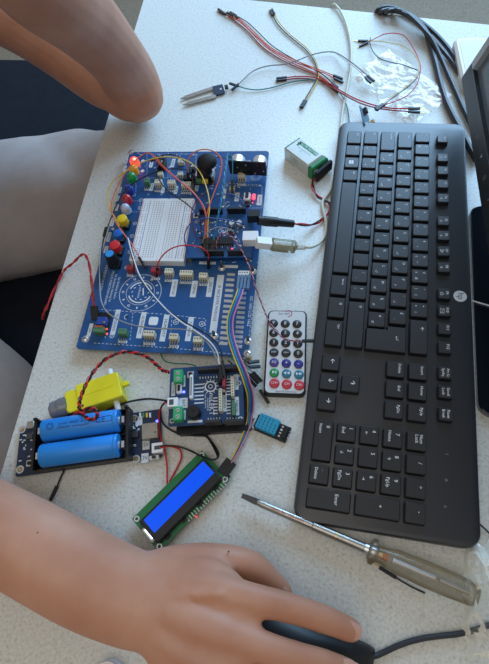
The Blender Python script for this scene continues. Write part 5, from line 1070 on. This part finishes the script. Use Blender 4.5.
b2_.rings(R)
b2_.tube([(.078, 0, .012), (.092, 0, -.012), (.104, 0, -.034), (.092, 0, -.042)], [.008, .009, .013, .010], 12)       # nose
for s_ in (-1, 1):
    b2_.tube([(-.004, s_ * .070, .014), (-.010, s_ * .080, .0), (-.004, s_ * .076, -.026)], [.010, .014, .008], 10)      # ears
    b2_.tube([(.084, s_ * .018, .018), (.082, s_ * .034, .020), (.070, s_ * .046, .014)], [.006, .007, .005], 8)         # brow
b2_.tube([(.083, -.020, -.062), (.090, 0, -.060), (.083, .020, -.062)], [.005, .007, .005], 8)
bd.v += b2_.v; o_ = len(bd.v) - len(b2_.v); bd.f += [tuple(i + o_ for i in f) for f in b2_.f]; bd.m += b2_.m
# legs and feet
KL, KR = V((-.27, .120, -.175)), V((-.31, -.475, -.19)); HL, HR = V((-.76, -.03, -.235)), V((-.76, -.20, -.235))
for H0, K0, s_ in ((HL, KL, 1), (HR, KR, -1)):
    A0 = V((K0.x - .02, K0.y, -.68)); limb(bd, [H0, (H0 + K0) / 2, K0], [.078, .068, .052]); limb(bd, [K0, K0 * .6 + A0 * .4, A0], [.052, .048, .034]); limb(bd, [A0 + V((-.03, 0, -.02)), A0 + V((.12, 0, -.03))], [.034, .030])
body = organic('body', bd, PE, .0021, 5)
# nails
def nail(px, py, z, rz, s_=.0056, tilt=-.5):
    X_ = Matrix.Translation(at(px, py, z)) @ Matrix.Rotation(rz, 4, 'Z') @ Matrix.Rotation(tilt, 4, 'Y')
    a = MB(X_).mt('nail'); R = []
    for x in (-1, -.8, -.3, .4, .85, 1.05): w_ = s_ * (1 - max(0, -x - .3) ** 2 * .8) * (1 if x < .9 else .8); R.append([(x * s_ * 1.15, w_ * math.sin(t), .0010 * 1 + s_ * .55 * (math.cos(t) - 1)) for t in (-1.1, -.75, -.4, 0, .4, .75, 1.1)])
    n = 7; vs = [p for r in R for p in r]; vs += [(p[0], p[1], p[2] - .0008) for p in vs]; m_ = len(R); fs = []
    for i in range(m_ - 1):
        for j in range(n - 1): q = i * n + j; fs.append((q, q + 1, q + n + 1, q + n)); o = m_ * n; fs.append((q + o, q + n + o, q + n + 1 + o, q + 1 + o))
    a.put(vs, fs); o = mesh_obj('fingernail', a, PM, 60); o.parent = body; return o
nail(352.5, 630, .0488, -.30, .0056, .50); nail(350, 669, .0488, -.30, .0056, .50); nail(285, 595, .0262, -.8, .0050, .75)
for px, py, z, r in ((228.5, 551.5, .0540, .0007), (110, 38.5, .0, .0010), (37.5, 532.5, .0755, .0006)):
    if z: o = mesh_obj('mole', MB().mt('mole').ball(at(px, py, z), r, 6), PM, 180); o.parent = body
# face details
hb = MB(hx)
for s_ in (-1, 1): hb.mt('eye').ball((.078, s_ * .031, .004), .012, 10); hb.mt('iris').ball((.0865, s_ * .031, .003), .0052, 8)
o = mesh_obj('eyes', hb, PM); o.parent = body
hb = MB(hx).mt('lips').tube([(.085, -.022, -.062), (.0935, 0, -.058), (.085, .022, -.062)], [.002, .0045, .002], 10).tube([(.084, -.018, -.066), (.0925, 0, -.067), (.084, .018, -.066)], [.002, .005, .002], 10); o = mesh_obj('lips', hb, PM); o.parent = body
hb = MB(hx).mt('hair'); R = []
for z, rx, ry, ox in ((-.045, .055, .070, -.040), (0, .078, .080, -.022), (.040, .094, .084, -.014), (.075, .094, .078, -.006), (.105, .066, .056, -.006), (.120, .02, .018, -.006)): R.append([(ox + rx * math.cos(6.28318 * i / 40) + .003 * math.sin(i * 2.1 + z * 90), ry * math.sin(6.28318 * i / 40), z) for i in range(40)])
hb.rings(R); organic('hair', hb, PE, .004, 2, 'short dark hair')
# clothes
tr = MB().mt('trousers')
def leg_cloth(P, rs, sd):
    C_ = smooth(P, 16); rr = [q.x for q in smooth([V((r, 0, 0)) for r in rs], 16)]; N = len(C_); R = []; side = None
    for i in range(N):
        t = (C_[min(i + 1, N - 1)] - C_[max(i - 1, 0)]).normalized(); side = (t.cross(V((0, 0, 1))) if abs(t.z) < .97 else t.cross(V((0, 1, 0)))).normalized() if side is None else (side - t * side.dot(t)).normalized(); bn = side.cross(t)
        ring = []
        for k in range(48):
            a_ = 6.28318 * k / 48; f = noise.noise(V((i * .11 + math.cos(a_) * .9, math.sin(a_) * 1.3 + i * .05, sd))) * .011 + noise.noise(V((i * .3 + math.cos(a_ + .4) * 2, math.sin(a_) * 2.4, sd + 5))) * .004 + .0085 * abs(math.sin(1.6 * a_ + i * .30)) * math.exp(-((i - 27) / 11.0) ** 2)
            ring.append(C_[i] + side * math.cos(a_) * (rr[i] + f) + bn * math.sin(a_) * (rr[i] + f))
        R.append(ring)
    tr.rings(R)
for H0, K0, sd in ((HL, KL, 2), (HR, KR, 11)):
    A0 = V((K0.x - .02, K0.y, -.665)); leg_cloth([H0 + V((-.05, 0, .0)), H0 * .55 + K0 * .45, K0 * .85 + H0 * .15, K0 + V((.035, 0, -.02)), K0 + V((.03, 0, -.10)), A0 * .55 + K0 * .45, A0], [.125, .116, .078, .070, .070, .066, .062], sd)
limb(tr, [V((-.79, -.03, -.21)), V((-.79, -.23, -.21))], [.125, .125]); limb(tr, [V((-.80, -.13, -.22)), V((-.80, -.13, -.13))], [.175, .165], [.125, .115], up=(1, 0, 0))
organic('trousers', tr, PE, .0045, 4, 'grey-beige trousers')
sh = MB().mt('shirt')
limb(sh, [V((-.80, -.13, -.16)), V((-.78, -.13, -.04)), V((-.71, -.13, .11)), V((-.635, -.13, .21))], [.178, .165, .182, .165], [.128, .118, .125, .100], up=(1, 0, 0), n=32)
limb(sh, [V((-.60, .085, .212)), V((-.62, -.13, .232)), V((-.61, -.355, .212))], [.064, .066, .064])
limb(sh, [V((-.60, .08, .21)), V((-.56, .10, .19)), V((-.545, .097, .172))], [.068, .066, .062]); limb(sh, [V((-.60, -.35, .21)), V((-.575, -.39, .15)), V((-.56, -.402, .12))], [.068, .064, .062])
organic('shirt', sh, PE, .005, 4, 'dark blue short-sleeved shirt')
for K0 in (KL, KR):
    A0 = V((K0.x - .02, K0.y, -.74)); s2 = MB().mt('black_soft'); limb(s2, [A0 + V((-.05, 0, .045)), A0 + V((.04, 0, .045)), A0 + V((.15, 0, .035))], [.044, .045, .044], [.044, .040, .032], up=Z); organic('shoe', s2, PE, .005, 3)
